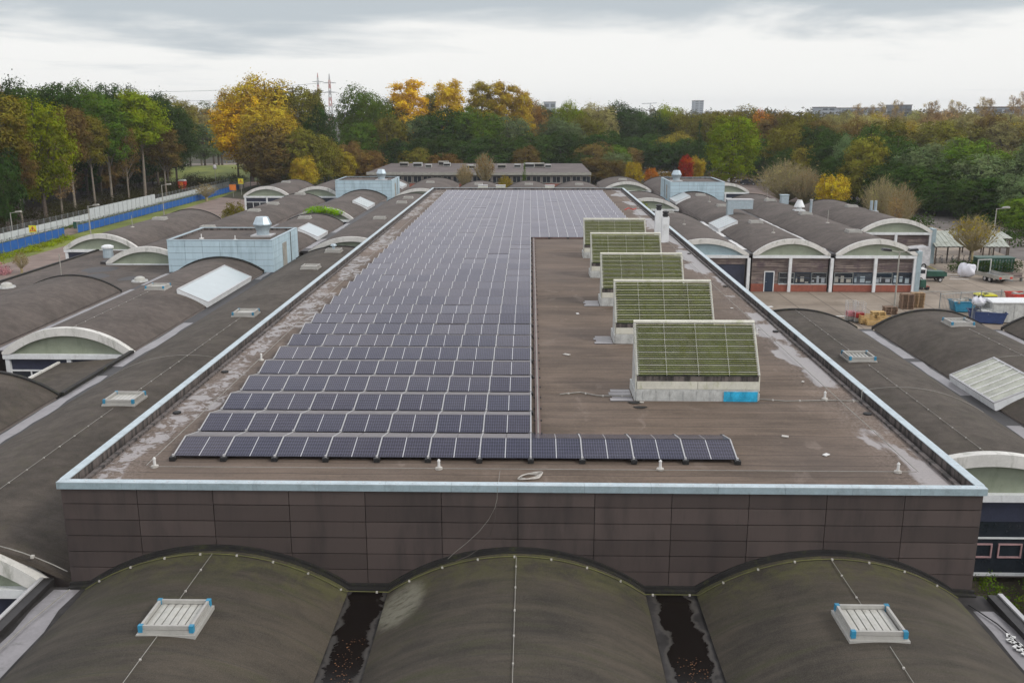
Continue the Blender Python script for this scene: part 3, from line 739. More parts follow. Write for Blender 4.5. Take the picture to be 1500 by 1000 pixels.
# arc flashing where the front vaults meet the brown wall
def poly_at_wall(off):
    pts = []
    for c, wd, x0, x1 in ((-9.91, 4.19, -14.1, -5.72), (-.375, 4.075, -4.45, 3.70), (9.36, 4.06, 5.30, 13.42)):
        for i in range(25):
            x = x0+(x1-x0)*i/24; pts.append((x, arcz(x, c, wd)+off))
    return pts
pts = [(MX0-.02, ZS-.05)]+poly_at_wall(0)+[(MX1+.05, ZS-.05)]
b = MB()
for i in range(len(pts)-1):
    (xa, za), (xb, zb_) = pts[i], pts[i+1]
    if xb-xa < 1e-4: continue
    za, zb_ = max(za, ZS-.06), max(zb_, ZS-.06)
    b.prism([(xa, za-.05), (xb, zb_-.05), (xb, zb_+.13), (xa, za+.13)], 'y', MY0-.09, MY0-.004)
    b.prism([(xa, za-.05), (xb, zb_-.05), (xb, zb_+.035), (xa, za+.035)], 'y', MY0-.24, MY0-.09)
b.build('wall_flashing', 'flashing', mh)
# roof drains
for px, py in ((257, 605), (1283, 607), (322, 545), (1017, 372), (1066, 420), (1140, 486)):
    X, Y = P(px, py, ZR); X = max(min(X, 13.3), -13.9)
    MB().lathe((X, Y, ZR), [(.16, 0), (.16, .06), (.10, .07)], 10).build('roof_drain', 'black_rubber', mh)
# the white lightning cable on posts around the roof, with insulators
def cable_thing(name, pts, r, label, cat='cable', mat='cable', clips=0, clipmat='clip_white', csz=.05):
    th = thing(name, pts[0], label, cat)
    MB().tube(pts, r, 5).build('wire', mat, th)
    if clips:
        b = MB(); tot = 0; nxt = clips*.5
        for i in range(len(pts)-1):
            a, c = Vector(pts[i]), Vector(pts[i+1]); L = (c-a).length
            while nxt < tot+L:
                p = a+(c-a)*((nxt-tot)/L); b.cbox((p.x, p.y, p.z-.012), csz, csz, csz*.9); nxt += clips
            tot += L
        b.build('clip', clipmat, th)
    return th
cable_thing('lightning_cable', [(-12.6, 29.2, ZR+.12), (0, 29.25, ZR+.10), (12.7, 29.2, ZR+.12)], .013, 'thin white wire strung across the roof in front of the first panel row')
cable_thing('lightning_cable', [(12.75, 29.2, ZR+.12), (12.5, 60, ZR+.1), (12.5, 100, ZR+.1), (12.6, 142, ZR+.12)], .014, 'thin white wire running along the right side of the solar roof', clips=0)
cable_thing('lightning_cable', [(-12.75, 29.3, ZR+.12), (-13.0, 60, ZR+.1), (-12.95, 142, ZR+.12)], .014, 'thin white wire running along the left side of the solar roof', clips=0)
def rod(px, py, label, hgt=.28):
    X, Y = P(px, py, ZR); th = thing('insulator_post', (X, Y, ZR+.012), label, 'roof post', 'wire posts on the solar roof')
    MB().lathe((X, Y, ZR+.012), [(.13, 0), (.12, .05), (.05, .07)], 10).build('foot', 'clip_white', th)
    MB().lathe((X, Y, ZR+.082), [(.05, 0), (.045, hgt-.08), (.06, hgt-.06), (.02, hgt)], 8).build('stem', 'white_paint', th)
for px, py, l in ((227, 684, 'small white post at the front left roof corner'), (643, 687, 'small white post before the middle of the first panel row'), (967, 688, 'small white post before the right part of the first panel row'),
                  (1315, 692, 'small white post at the front right roof corner'), (1208, 585, 'small white post right of the nearest louvred roof light'), (1108, 490, 'small white post right of the second louvred roof light'), (383, 528, 'small white post on the left roof strip beside the sixth row')):
    rod(px, py, l)
# cable across the roof from the first louvre, cable over the wall, coil
cable_thing('white_cable', [(*P(820, 577, ZR+.05), ZR+.05), (*P(850, 574, ZR+.05), ZR+.05), (*P(875, 579, ZR+.05), ZR+.05), (*P(928, 580, ZR+.05), ZR+.05)], .025, 'loose white cable lying left of the nearest louvred roof light', clips=.8, csz=.07)
cable_thing('white_cable', [(*P(1112, 584, ZR+.04), ZR+.04), (*P(1150, 587, ZR+.04), ZR+.04), (*P(1215, 586, ZR+.04), ZR+.04), (*P(1262, 587, ZR+.04), ZR+.04), (13.85, P(1262, 587, ZR)[1]+.5, ZT+.06)], .022, 'white cable from the nearest louvred roof light to the right parapet', clips=1.1, csz=.07)
yw = MY0-.12
cable_thing('hanging_cable', [(-.95, 29.2, ZR+.05), (-.97, 27.9, ZR+.06), (-.97, 27.5, ZT+.05), (-.97, yw, ZT-.05), (-.98, yw, 7.3), (-1.05, yw, 7.0), (-1.25, yw, 6.6), (-1.55, yw, 6.2), (-1.95, yw, 5.8), (-2.3, yw, 5.5), (-2.55, yw, 5.25)], .007, 'thin white cable dropping over the roof edge down the brown wall')
cable_thing('hanging_cable', [(-1.0, yw-.01, 7.15), (-1.05, yw-.01, 6.6), (-1.2, yw-.01, 6.1), (-1.5, yw-.01, 5.65), (-1.9, yw-.1, 5.4), (-2.3, yw-.2, 5.27)], .007, 'fainter dark cable curving down the brown wall beside the white one', mat='upstand')
X, Y = P(777, 699, ZR)
b = MB()
for k in range(4):
    pts = [(X+(.32+.03*k)*math.cos(a*.42), Y+(.20+.05*k)*math.sin(a*.42+k*.3), ZR+.03+.012*k) for a in range(16)]
    b.tube(pts, .014, 5)
tag(b.build('cable_coil', 'clip_white'), 'coil of white cable lying on the roof edge before the panels', 'cable coil')
# arc cable along the wall foot, mossy
pts = []
for c, wd, x0, x1 in ((-9.91, 4.19, -14.05, -5.8), (-.375, 4.075, -4.4, 3.65), (9.36, 4.06, 5.35, 13.4)):
    for i in range(19):
        x = x0+(x1-x0)*i/18; pts.append((x, MY0-.5, arcz(x, c, wd)+.05))
cable_thing('lightning_cable', pts, .016, 'mossy wire following the three arcs at the foot of the brown wall', mat='cable_moss', clips=1.15, csz=.06)
# crown cables
def crown(c, ya, yb, label, x_shift=0, bend=0):
    n = 12; pts = [(c+x_shift+bend*math.sin(i*1.1), ya+(yb-ya)*i/n, ZC+.05) for i in range(n+1)]
    cable_thing('ridge_wire', pts, .010, label, 'cable', clips=1.3, csz=.05)
crown(-9.8, 3.5, 22.2, 'lightning wire along the left front vault below its skylight', bend=.02)
crown(-9.9, 23.9, 26.9, 'short lightning wire between left front skylight and brown wall')
crown(-.375, 3.5, 26.9, 'lightning wire along the crown of the middle front vault')
crown(9.36, 3.5, 22.0, 'lightning wire along the right front vault below its skylight', bend=.02)
crown(9.36, 23.9, 26.9, 'short lightning wire between right front skylight and brown wall')
crown(-19.4, 28, 41.6, 'lightning wire on left long vault nearer than its first skylight'); crown(-19.4, 44.2, 61.6, 'lightning wire on left long vault between first two skylights')
crown(18.55, 36.3, 50.2, 'lightning wire on right long vault nearer than its skylight'); crown(18.55, 52.8, 64.8, 'lightning wire on right long vault beyond its skylight')
crown(28.0, 31, 59, 'lightning wire along vault carrying the ribbed rooflight')
crown(-29.3, 58.2, 71, 'lightning wire along vault with the wide green arch')
# arc wires across vaults
def arcwire(c, w, y, label, x0=None, x1=None):
    pts = [(c-w+2*w*i/20, y, arcz(c-w+2*w*i/20, c, w)+.04) for i in range(21)]
    cable_thing('cross_wire', pts, .013, label, 'cable')
arcwire(-19.42, 4.6, 51.5, 'thin wire arching over the left long vault')
arcwire(18.55, 4.4, 45.8, 'thin wire arching over the right long vault'); arcwire(28.0, 3.9, 52.3, 'thin wire arching over the vault with the ribbed rooflight')
# wires in the left front gutter
cable_thing('gutter_wire', [(-14.6, 27.0, ZS+.02), (-14.9, 25, ZS), (-15.1, 20, ZS), (-15.15, 8, ZS)], .016, 'pale wire lying in the left front gutter')
cable_thing('gutter_wire', [(13.6, 26.6, ZS+.0), (13.95, 25.5, ZS), (14.1, 24.0, ZS), (13.9, 22.5, ZS), (14.15, 21, ZS)], .02, 'dark cable curling in the right front gutter', mat='black_rubber')
b = MB(); r = random.Random(9)
for k in range(13):
    b.cbox((13.95+.08*math.sin(k*1.3), 23.9+k*.08, ZS+.0), r.uniform(.12, .22), r.uniform(.10, .16), .03, r.uniform(0, 3))
tag(b.build('plastic_scraps', 'white_paint'), 'crumpled white plastic scraps in the right front gutter', 'litter')
cable_thing('rim_wire', [(-24.1+i*.46, 27.55, arcz(-24.1+i*.46, -19.42, 4.68)+.26) for i in range(21)], .018, 'wire with round clips along the near left arch edge', clips=1.3, csz=.10)
# ------------------------------------------------------------------ solar rows
PW, PL, TILT, PITCHR = 1.70, 1.24, R(12.5), 2.60
BAY = 1.745
def panel_mesh():
    b = MB(); hw = PW/2
    b.box(-hw, hw, 0, PL, -.035, 0)
    b.f.pop(1)          # top replaced by uv face
    b.face([(-hw, 0, 0), (hw, 0, 0), (hw, PL, 0), (-hw, PL, 0)], [(0, 0), (1, 0), (1, 1), (0, 1)])
    me = bpy.data.meshes.new('solar_panel'); me.from_pydata(b.v, [], b.f)
    me.materials.append(M['panel_edge']); me.materials.append(M['solar_glass'])
    ul = me.uv_layers.new(name='UVMap'); f = me.polygons[len(b.f)-1]; f.material_index = 1
    for k, li in enumerate(f.loop_indices): ul.data[li].uv = [(0, 0), (1, 0), (1, 1), (0, 1)][k]
    me.update(); return me
PM = panel_mesh()
XL = -12.15
ct, st = math.cos(TILT), math.sin(TILT); Z0P = .15
def mount_mesh():
    b = MB()
    for sy in (0, 1):
        yc = PL*ct/2 if sy == 0 else PL*ct*1.5+.04
        b.cbox((0, yc, Z0P+PL*st/2-.010), .04, PL+.02, .05, 0, TILT if sy == 0 else -TILT)
    b.cbox((0, -.03, .175), .07, .07, .07); n1 = len(b.f)
    b.cbox((0, -.06, .075), .20, .22, .13); b.cbox((0, 2*PL*ct+.10, .07), .16, .18, .12)
    me = bpy.data.meshes.new('mounting_rail'); me.from_pydata(b.v, [], b.f); me.materials.append(M['alu_pale']); me.materials.append(M['black_rubber'])
    for f in me.polygons: f.material_index = 0 if f.index < n1 else 1
    me.update(); return me
RAILM = mount_mesh(); RM = {}
def add(name, me, par, loc, rot=(0, 0, 0)):
    o = bpy.data.objects.new(name, me); col.objects.link(o); o.parent = par; o.location = loc; o.rotation_euler = rot; return o
def defl_mesh():
    b = MB(); hw = BAY/2-.03
    for x0, x1 in ((-hw, -.006), (.006, hw)):
        b.prism([(0, -.02), (PL+.02, -.02), (PL+.02, 0), (0, 0)], 'x', x0, x1)
    b.prism([(-.12, -.06), (0, -.02), (0, 0), (-.12, -.045)], 'x', -hw, hw)
    me = bpy.data.meshes.new('rear_plate'); me.from_pydata(b.v, [], b.f); me.materials.append(M['deflector']); me.update(); return me
DEFM = defl_mesh()
def end_mesh():
    b = MB(); b.prism([(0, .05), (2*PL*ct+.04, .05), (PL*ct+.02, Z0P+PL*st-.05)], 'x', 0, .012)
    me = bpy.data.meshes.new('end_plate'); me.from_pydata(b.v, [], b.f); me.materials.append(M['alu_pale']); me.update(); return me
ENDM = end_mesh()
def solar_row(y, nb, label, grp):
    rt = thing('solar_panel_row', (XL, y, ZR), label, 'solar panels', grp)
    for i in range(nb):
        xc = BAY*(i+.5)
        add('solar_panel', PM, rt, (xc, 0, Z0P), (TILT+rnd.gauss(0, .006), rnd.gauss(0, .0025), 0))
        if nb == 11 and i >= 7: add('solar_panel', PM, rt, (xc, 2*PL*ct+.04, Z0P), (TILT, 0, math.pi))
        else: add('rear_plate', DEFM, rt, (xc, 2*PL*ct+.04, Z0P), (TILT, 0, math.pi))
    for i in range(nb+1): add('mounting_rail', RAILM, rt, (BAY*i, 0, 0))
    for x in (-.03, BAY*nb+.02): add('end_plate', ENDM, rt, (x, 0, 0))
    return rt
Y0R = 30.15
nA = 22
for k in range(nA+20):
    y = Y0R+PITCHR*k+(0.5 if k >= nA else 0)
    nb = 11 if k == 0 else (7 if k < nA else 13)
    if k == 0: lab = 'nearest solar panel row, longest of the near rows, reaching past the louvred lights'
    elif k < nA: lab = ordw(k+1)+' solar panel row from the front, ending at the red cable tray'
    else: lab = ordw(k-nA+1)+' row of the far full-width solar block, counted from its near edge'
    solar_row(y, nb, lab, 'rows of solar panels on the flat roof')
ct_ = thing('cable_tray', (.32, 32.5, ZR), 'narrow reddish cable tray running along the right end of the panel rows', 'cable tray')
MB().box(.25, .43, 32.6, 87.6, ZR+.03, ZR+.09).box(.25, 10.4, 87.75, 87.9, ZR+.03, ZR+.12).build('tray', 'tray_red', ct_)
MB().tube([(.34, 32.8, ZR+.11), (.36, 60, ZR+.11), (.34, 87.4, ZR+.11)], .03, 5).build('wire', 'cable', ct_)
b = MB()
for k in range(36): b.box(.18, .50, 33+k*1.5, 33.12+k*1.5, ZR+.005, ZR+.029)
b.build('tray_foot', 'black_rubber', ct_)
# ------------------------------------------------------------------ louvred roof lights
def louvre():
    W = 4.95; D = 1.5; h0, h1 = 1.06, 2.85
    t = thing('louvred_rooflight', (0, 0, 0), 'x', 'roof light', 'louvred roof lights on the right half of the flat roof')
    MB().box(0, W, .02, D+.25, 0, .06).prism([(0.02, .06), (D+.2, .06), (D+.2, h1-.12), (D+.02, h1-.1), (.05, h0-.02)], 'x', .05, W-.05).build('housing', 'cream_board', t, local=True)
    b = MB(); b.box(-.02, W+.02, -.05, .018, 0, .50)
    for k in range(9): b.box(.25+k*.55, .29+k*.55, -.065, -.051, .05+.02*(k % 3), .42)
    b.box(-.10, -.02, -.02, D+.3, 0, .42)
    for k in range(6): b.cbox((-.06+W+.12, .2+k*.25, .14), .10, .2, .28)
    b.build('base_membrane', 'membrane_white', t, local=True)
    MB().box(.0, W/2-.01, -.055, .018, .51, .83).box(W/2+.01, W, -.055, .018, .51, .83).build('front_board', 'cream_board', t, local=True)
    MB().box(0, W, -.01, .05, .835, h0-.02).build('vent_strip', 'upstand', t, local=True)
    # dark glazing plane beneath the slats
    a = math.atan2(h1-h0, D); L = math.hypot(D, h1-h0)
    def on(s, off): return (s*math.cos(a)-off*math.sin(a), h0+s*math.sin(a)+off*math.cos(a))   # s along the slope
    q = [on(0, -.06), on(L, -.06), on(L, .0), on(0, .0)]
    MB().prism(q, 'x', .04, W-.04).build('glazing', 'louvre_inner', t, local=True)
    b = MB(); bm = MB(); ns = 24
    for k in range(ns):
        s0 = (k+.3)*L/ns
        p = [on(s0-.005*L, .125), on(s0+.003*L, .135), on(s0+.003*L, .150), on(s0-.005*L, .140)]
        b.prism(p, 'x', -.03, W+.03)
        p = [on(s0-.004*L, .1535), on(s0+.001*L, .1535), on(s0+.001*L, .158), on(s0-.004*L, .158)]
        if k % 3 != 1: bm.prism(p, 'x', .1, W-.1)
    so = b.build('slats', 'louvre_steel', t, local=True); bm.build('moss_layer', 'louvre_moss', so, local=True)
    for x in (.0, 1.2, 2.5, 3.75, W):
        e = .03 if x in (.0, W) else .008
        p = [on(-.01, .02), on(L+.03, .02), on(L+.03, .11), on(-.01, .11)]; MB().prism(p, 'x', x-e, x+e).build('slat_bearer', 'alu_pale', t, local=True)
    pz = on(L, 0); MB().cbox((W/2, pz[0]+.02, pz[1]+.14), W+.1, .18, .09, 0, .3).build('ridge_cap', 'cream_board', t, local=True)
    for x in (-.06, W+.02):
        MB().prism([(-.02, .42), (.03, h0+.05), (pz[0], pz[1]+.1), (pz[0]+.12, pz[1]), (.12, h0-.05), (.08, .42)], 'x', x, x+.045).build('side_trim', 'cream_board', t, local=True)
    b = MB()
    b.prism([(.05, .07), (D+.3, .07), (D+.3, h1-.3), (D+.1, h1-.15), (.1, h0-.1)], 'x', -.012, .045); b.build('side_panel', 'membrane_white', t, local=True)
    return t
l0 = louvre(); l0.location = (4.42, 37.2, ZR+.012)
l0['label'] = 'nearest and largest-looking mossy louvred roof light with blue sheeting at its foot'
o = MB(); o.box(3.55, 4.93, -.085, -.070, .0, .42); o.box(3.85, 4.4, -.10, -.086, .10, .42); o.build('blue_sheeting', 'blue_tarp', l0, local=True)
labs = ['second mossy louvred roof light from the front', 'third louvred roof light from the front, middle of the five', 'fourth louvred roof light from the front, before the white flue', 'farthest greyish louvred roof light beside the full-width panels']
for k, (yy, lb) in enumerate(zip((47.0, 56.6, 66.6, 75.9), labs)):
    ks = [x for x in cache_kids(l0) if not x.name.startswith('blue')]; KIDS[l0.name] = ks
    c = copy_tree(l0, (4.42, yy, ZR+.012), 0, lb)
# grey patches of spare membrane on the roof by each light
for k, yy in enumerate((37.2, 47.0, 56.6)):
    b = MB()
    for q in range(4): b.box(3.35+.1*(q % 2), 4.28, yy-.1+q*.42, yy+.28+q*.42, ZR+.022, ZR+.03)
    tag(b.build('membrane_patch', 'pale_felt_sky_sheen'), ['grey patched felt at the left foot of the nearest louvred light', 'grey patched felt at the left foot of the second louvred light', 'grey patched felt at the left foot of the third louvred light'][k], 'patch', 'felt patches beside the louvred lights')
# flues on the main roof
for k, (X, Y, h, lb) in enumerate(((12.25, 85.6, 2.3, 'white roof flue with black ribbed cap, nearer of two'), (11.9, 87.6, 2.7, 'white roof flue with tall black cap, farther of two'))):
    th = thing('roof_flue', (X, Y, ZR), lb, 'flue', 'white flues on the solar roof')
    MB().box(X-.32, X+.32, Y-.3, Y+.3, ZR+.01, ZR+h).build('shaft', 'white_frame', th)
    MB().lathe((X, Y, ZR+h), [(.22, 0), (.22, .12), (.28, .13), (.28, .25), (.2, .26), (.2, .36), (.29, .37), (.29, .50), (.1, .56)], 14).build('cap', 'black_plastic', th)
for k, (px, py) in enumerate(((940, 590), (1210, 667), (955, 645), (820, 660), (1150, 640), (1128, 450), (1176, 560), (846, 460), (830, 520), (1072, 452))):
    X, Y = P(px, py, ZR); q = .10+.05*(k % 3)
    b = MB().cbox((X, Y, ZR+.035), q*1.6, q, .03, k*.7); tag(b.build('felt_scrap', 'white_paint' if k % 2 else 'clip_white'), 'small pale scrap on the bare roof deck, '+ordw(k+1)+' of ten', 'scrap', 'pale scraps on the roof deck')
for k, (px, py) in enumerate(((930, 590), (938, 597))):
    X, Y = P(px, py, ZR); b = MB(); b.face([(X+.28*math.cos(a)*(1+.2*math.sin(3*a)), Y+.16*math.sin(a), ZR+.03) for a in np.arange(0, 6.28, .5)]); b.build('dark_stain', 'flashing', mh)
# red ribbon by the array
b = MB(); X, Y = P(915, 308, ZR+.1)
b.tube([(X, Y, ZR+.15), (X+.5, Y+.2, ZR+.35), (X+1.0, Y-.1, ZR+.2), (X+1.4, Y+.3, ZR+.3)], .06, 6)
tag(b.build('red_sling', 'red_paint'), 'red lifting strap lying right of the far solar block', 'strap')
# far roof odds: pipes at far-left corner
for px, w_ in ((713, 1.0), (735, 1.2), (803, 1.0)):
    pass
# ------------------------------------------------------------------ skylights
def skylight(X, Y, label, s=1.46, brackets=True, h=.33, gap=.03):
    t = thing('skylight', (X, Y, ZC-.06), label, 'skylight', 'square skylights on the vaults')
    z = ZC-.06; a = s/2
    MB().box(X-a-.06, X+a+.06, Y-a-.06, Y+a+.06, z-.05, z+.10).build('kerb', 'skylight_frame', t)
    b = MB()
    for z0, z1, e in ((.105, .20, 0), (.215, h, .02)):
        b.box(X-a+e, X+a-e, Y-a+e, Y-a+.07+e, z+z0, z+z1); b.box(X-a+e, X+a-e, Y+a-.07-e, Y+a-e, z+z0, z+z1)
        b.box(X-a+e, X-a+.07+e, Y-a+.07+e, Y+a-.07-e, z+z0, z+z1); b.box(X+a-.07-e, X+a-e, Y-a+.07+e, Y+a-.07-e, z+z0, z+z1)
    b.build('frame', 'skylight_frame', t)
    n = 6; b = MB(); L = s-.2
    for k in range(n):
        xa = X-a+.1+L*k/n; xb = xa+L/n-gap
        b.prism([(xa, z+.18), (xb, z+.18), (xb, z+.205), ((xa+xb)/2, z+.215), (xa, z+.205)], 'y', Y-a+.1, Y+a-.1)
    gz = b.build('glazing', 'polycarbonate', t)
    MB().box(X-a+.09, X+a-.09, Y-a+.09, Y+a-.09, z+.12, z+.15).build('backing', 'fence_steel', gz)
    if brackets:
        for sx, sy in ((-1, -1), (1, -1), (-1, 1), (1, 1)):
            cx, cy = X+sx*(a-.05), Y+sy*(a-.05)
            MB().box(cx-.06, cx+.06, cy-.06, cy+.06, z+.14, z+h+.012).build('corner_bracket', 'blue_plastic', t)
    return t
skylight(*P(257, 897, 5.75), 'large framed skylight with blue corners on the bottom left vault')
skylight(*P(1275, 905, 5.75), 'large framed skylight with blue corners on the bottom right vault')
for Y, lb, br in ((42.9, 'white skylight with blue corners, nearest on the long left vault', True), (62.7, 'white skylight with blue corners, second on the long left vault', True), (82.3, 'small skylight, third on the long left vault', False), (92.4, 'skylight topped by a small vent, just before the left mid arch', False),
                  (121.6, 'small skylight left of the solar roof, just beyond the mid arch', False), (143, 'small pale skylight near the far left corner of the solar roof', False), (151, 'tiny skylight farthest along the left of the solar roof', False)):
    skylight(-19.4, Y, lb, brackets=br)
th = thing('roof_vent', (-19.4, 92.4, ZC+.3), 'little mushroom vent standing on the skylight before the left arch', 'vent')
MB().lathe((-19.4, 92.4, ZC+.25), [(.15, 0), (.15, .3), (.32, .34), (.2, .5)], 12).build('cowl', 'galvanised', th)
for Y, lb, br in ((72.4, 'white skylight with blue corner beside the long white rooflight', True), (122, 'small skylight in front of the creeper-covered arch', False)): skylight(-29.2, Y, lb, brackets=br)
for Y, lb in ((111.6, 'pale skylight just left of the near plant room roof'), (131, 'small skylight beside the brown shrub courtyard'), (141, 'small skylight in the middle of the far left vault'), (158, 'small skylight near the end of the long left vault')): skylight(-38.4, Y, lb, brackets=False)
skylight(-47.6, 120.6, 'flat skylight on the leftmost vault beside the blue fence', brackets=False); skylight(-47.6, 185, 'tiny skylight on the far leftmost vault', brackets=False)
skylight(18.5, 51.6, 'white skylight with blue corners on the vault beside the right parapet', gap=.09); skylight(28.0, 60.6, 'white skylight with blue corners before the storage yard', gap=.09)
skylight(18.9, 130, 'small skylight at the end of the vault with blue arch', brackets=False)
for Y, lb in ((118, 'grey skylight above the arch with the blue door'), (139, 'small square skylight beside the metal duct'), (157, 'small skylight before the right plant room')): skylight(28.1, Y, lb, brackets=False)
for Y, lb in ((109, 'grey skylight above the arch behind the lamp post'), (147.6, 'small skylight beside the boxy metal vent'), (128.5, 'skylight beside the thin upright pipe')): skylight(37.2, Y, lb, brackets=False)
skylight(46.7, 138.5, 'skylight on the rightmost set-back vault', brackets=False)
for X, lb in ((-9.75, 'tiny skylight on the left vault behind the solar roof'), (-.25, 'tiny skylight on the middle vault behind the solar roof'), (9.25, 'tiny skylight on the right vault behind the solar roof')): skylight(X, 180, lb, brackets=False)
skylight(-19.4, 185, 'tiny skylight on the vault beyond the far left roof corner', brackets=False); skylight(18.7, 193, 'tiny skylight on the farthest right vault', brackets=False)
# long sloping rooflights on the vault flanks
def slope_light(c, w, side, ya, yb, label, mat, ribs=0, o0=1.9, o1=4.3):
    """side +1: on the flank towards +x"""
    xa, xb = c+side*o0, c+side*o1
    za = arcz(xa, c, w)+.32; zb = arcz(c+side*min(o1, w), c, w)+.30
    t = thing('sloping_rooflight', ((xa+xb)/2, ya, ZS), label, 'roof light', 'sloping rooflights on the vault flanks')
    p = [(xa, za-.42), (xb-side*.1, zb-.40), (xb, zb), (xa, za)]
    MB().prism(p, 'y', ya, yb).build('kerb', 'white_frame', t)
    d = Vector((xb-xa, 0, zb-za)); n_ = Vector((-(zb-za), 0, xb-xa)).normalized()
    if n_.z < 0: n_ = -n_
    def on(s, off): v = Vector((xa, 0, za))+d*s+n_*off; return (v.x, v.z)
    MB().prism([on(.03, .004), on(.97, .004), on(.97, .035), on(.03, .035)], 'y', ya+.1, yb-.1).build('glazing', mat, t)
    b = MB(); e = .07
    for s0, s1 in ((0, .04), (.96, 1.0)): b.prism([on(s0, .0), on(s1, .0), on(s1, e), on(s0, e)], 'y', ya, yb)
    for yy in (ya, yb-.09): b.prism([on(.04, .0), on(.96, .0), on(.96, e), on(.04, e)], 'y', yy, yy+.09)
    b.build('frame', 'alu_pale', t)
    if ribs:
        b = MB()
        for k in range(1, ribs): yy = ya+(yb-ya)*k/ribs; b.prism([on(.04, .036), on(.96, .036), on(.96, .075), on(.04, .075)], 'y', yy-.04, yy+.04)
        b.build('glazing_bar', 'white_paint', t)
slope_light(-29.3, 4.1, 1, 71.5, 83.2, 'very long plain white rooflight on the vault before the left plant room', 'roof_glass_pale')
slope_light(-29.3, 4.1, 1, 110.6, 116.2, 'white rooflight beyond the near left plant room', 'roof_glass_pale')
slope_light(-29.3, 4.1, 1, 145.8, 152.6, 'white rooflight before the farther left plant room', 'roof_glass_pale', 4)
slope_light(-29.3, 4.1, 1, 186, 193, 'white rooflight behind the farther left plant room', 'roof_glass_pale')
slope_light(28.02, 4.0, -1, 46.4, 51.7, 'big ribbed mossy glass rooflight at the right edge', 'polycarb_mossy', 7)
slope_light(28.08, 4.0, -1, 119.3, 126, 'ribbed white rooflight beside the metal duct', 'roof_glass_pale', 5)
slope_light(28.08, 4.0, -1, 155.5, 162.4, 'white rooflight against the right plant room', 'roof_glass_pale', 4)
# ------------------------------------------------------------------ plant rooms
def plant_room(x0, x1, y0, y1, label, door_side):
    zt = 7.15; t = thing('plant_room', ((x0+x1)/2, y0, ZS-.2), label, 'plant room', 'pale blue plant rooms on the roofs')
    MB().box(x0+.06, x1-.06, y0+.06, y1-.06, 3.4, zt-.25).build('core', 'backing_dark', t)
    b = MB(); rows = 6; hh = (zt-3.5)/rows; nc = 6
    for k in range(rows):
        z0 = 3.5+hh*k
        for i in range(nc):
            a0 = x0+(x1-x0)*i/nc; a1 = x0+(x1-x0)*(i+1)/nc
            b.box(a0+.012, a1-.012, y0, y0+.05, z0+.025, z0+hh); b.box(a0+.012, a1-.012, y1-.05, y1, z0+.025, z0+hh)
        for i in range(5):
            a0 = y0+.06+(y1-y0-.12)*i/5; a1 = y0+.06+(y1-y0-.12)*(i+1)/5
            b.box(x0, x0+.05, a0+.01, a1-.01, z0+.025, z0+hh); b.box(x1-.05, x1, a0+.01, a1-.01, z0+.025, z0+hh)
    b.build('cladding', 'blue_cladding', t)
    ro = MB().box(x0+.3, x1-.3, y0+.3, y1-.3, zt-.25, zt-.22).build('roof', 'bitumen_far', t)
    MB().box(x0-.03, x1+.03, y0-.03, y0+.28, zt+.001, zt+.05).box(x0-.03, x1+.03, y1-.28, y1+.03, zt+.001, zt+.05).box(x0-.03, x0+.28, y0+.28, y1-.28, zt+.001, zt+.05).box(x1-.28, x1+.03, y0+.28, y1-.28, zt+.001, zt+.05).build('coping', 'metal_trim', ro)
    MB().box(x0+.05, x1-.05, y0+.05, y0+.3, zt-.3, zt).box(x0+.05, x1-.05, y1-.3, y1-.05, zt-.3, zt).box(x0+.05, x0+.3, y0+.3, y1-.3, zt-.3, zt).box(x1-.3, x1-.05, y0+.3, y1-.3, zt-.3, zt).build('parapet', 'upstand', ro)
    xd = x1 if door_side > 0 else x0
    ym = y0+3.6
    do = MB().box(xd-.02, xd+.02+.02*door_side, ym, ym+1.5, 3.95, 6.4).build('door', 'lamp_grey', t)
    MB().cbox((xd+.05*door_side, ym+.2, 5.0), .04, .1, .25).build('handle', 'alu', do)
    MB().box(xd+.002*door_side, xd+.06*door_side, ym-.1, ym+2.6, 3.7, 3.9).build('kick_plate', 'blue_tarp', t)
    MB().tube([(xd+.07*door_side, ym+3.1, 4.0), (xd+.07*door_side, ym+3.1, zt)], .05, 6).build('downpipe', 'fence_steel', t)
    # vault flashing on the front face
    c = -29.3 if x0 < 0 else 28.08; b = MB()
    for i in range(24):
        xa, xb = c-4.1+8.2*i/24, c-4.1+8.2*(i+1)/24; za, zb = arcz(xa, c, 4.1), arcz(xb, c, 4.1)
        b.prism([(xa, za-.02), (xb, zb-.02), (xb, zb+.15), (xa, za+.15)], 'y', y0-.10, y0-.004)
    b.build('flashing', 'flashing', t)
    return t
plant_room(-34.3, -24.3, 88.05, 98.0, 'nearer left pale blue plant room with flat roof and big cowl', 1)
plant_room(-34.3, -24.3, 167.0, 177.0, 'farther left pale blue plant room beyond the creeper arch', 1)
plant_room(24.1, 33.4, 164.0, 176.2, 'pale blue plant room right of the solar roof', -1)
def cowl(X, Y, z, label, s=1.0):
    t = thing('ventilation_cowl', (X, Y, z), label, 'roof vent', 'octagonal cowls on the plant rooms')
    MB().box(X-1.0*s, X+1.0*s, Y-1.0*s, Y+1.0*s, z+.002, z+.13).build('base', 'alu_pale', t)
    MB().lathe((X, Y, z+.13), [(.62*s, 0), (.62*s, .35*s), (.86*s, .95*s)], 16).build('neck', 'galvanised', t)
    MB().lathe((X, Y, z+.13+.951*s), [(.90*s, 0), (.92*s, .10*s), (.60*s, .80*s), (.2*s, .84*s)], 8).build('hood', 'galvanised', t)
    MB().lathe((X, Y, z+.13+.93*s), [(.93*s, 0), (.93*s, .018)], 16).build('rim', 'fence_steel', t)
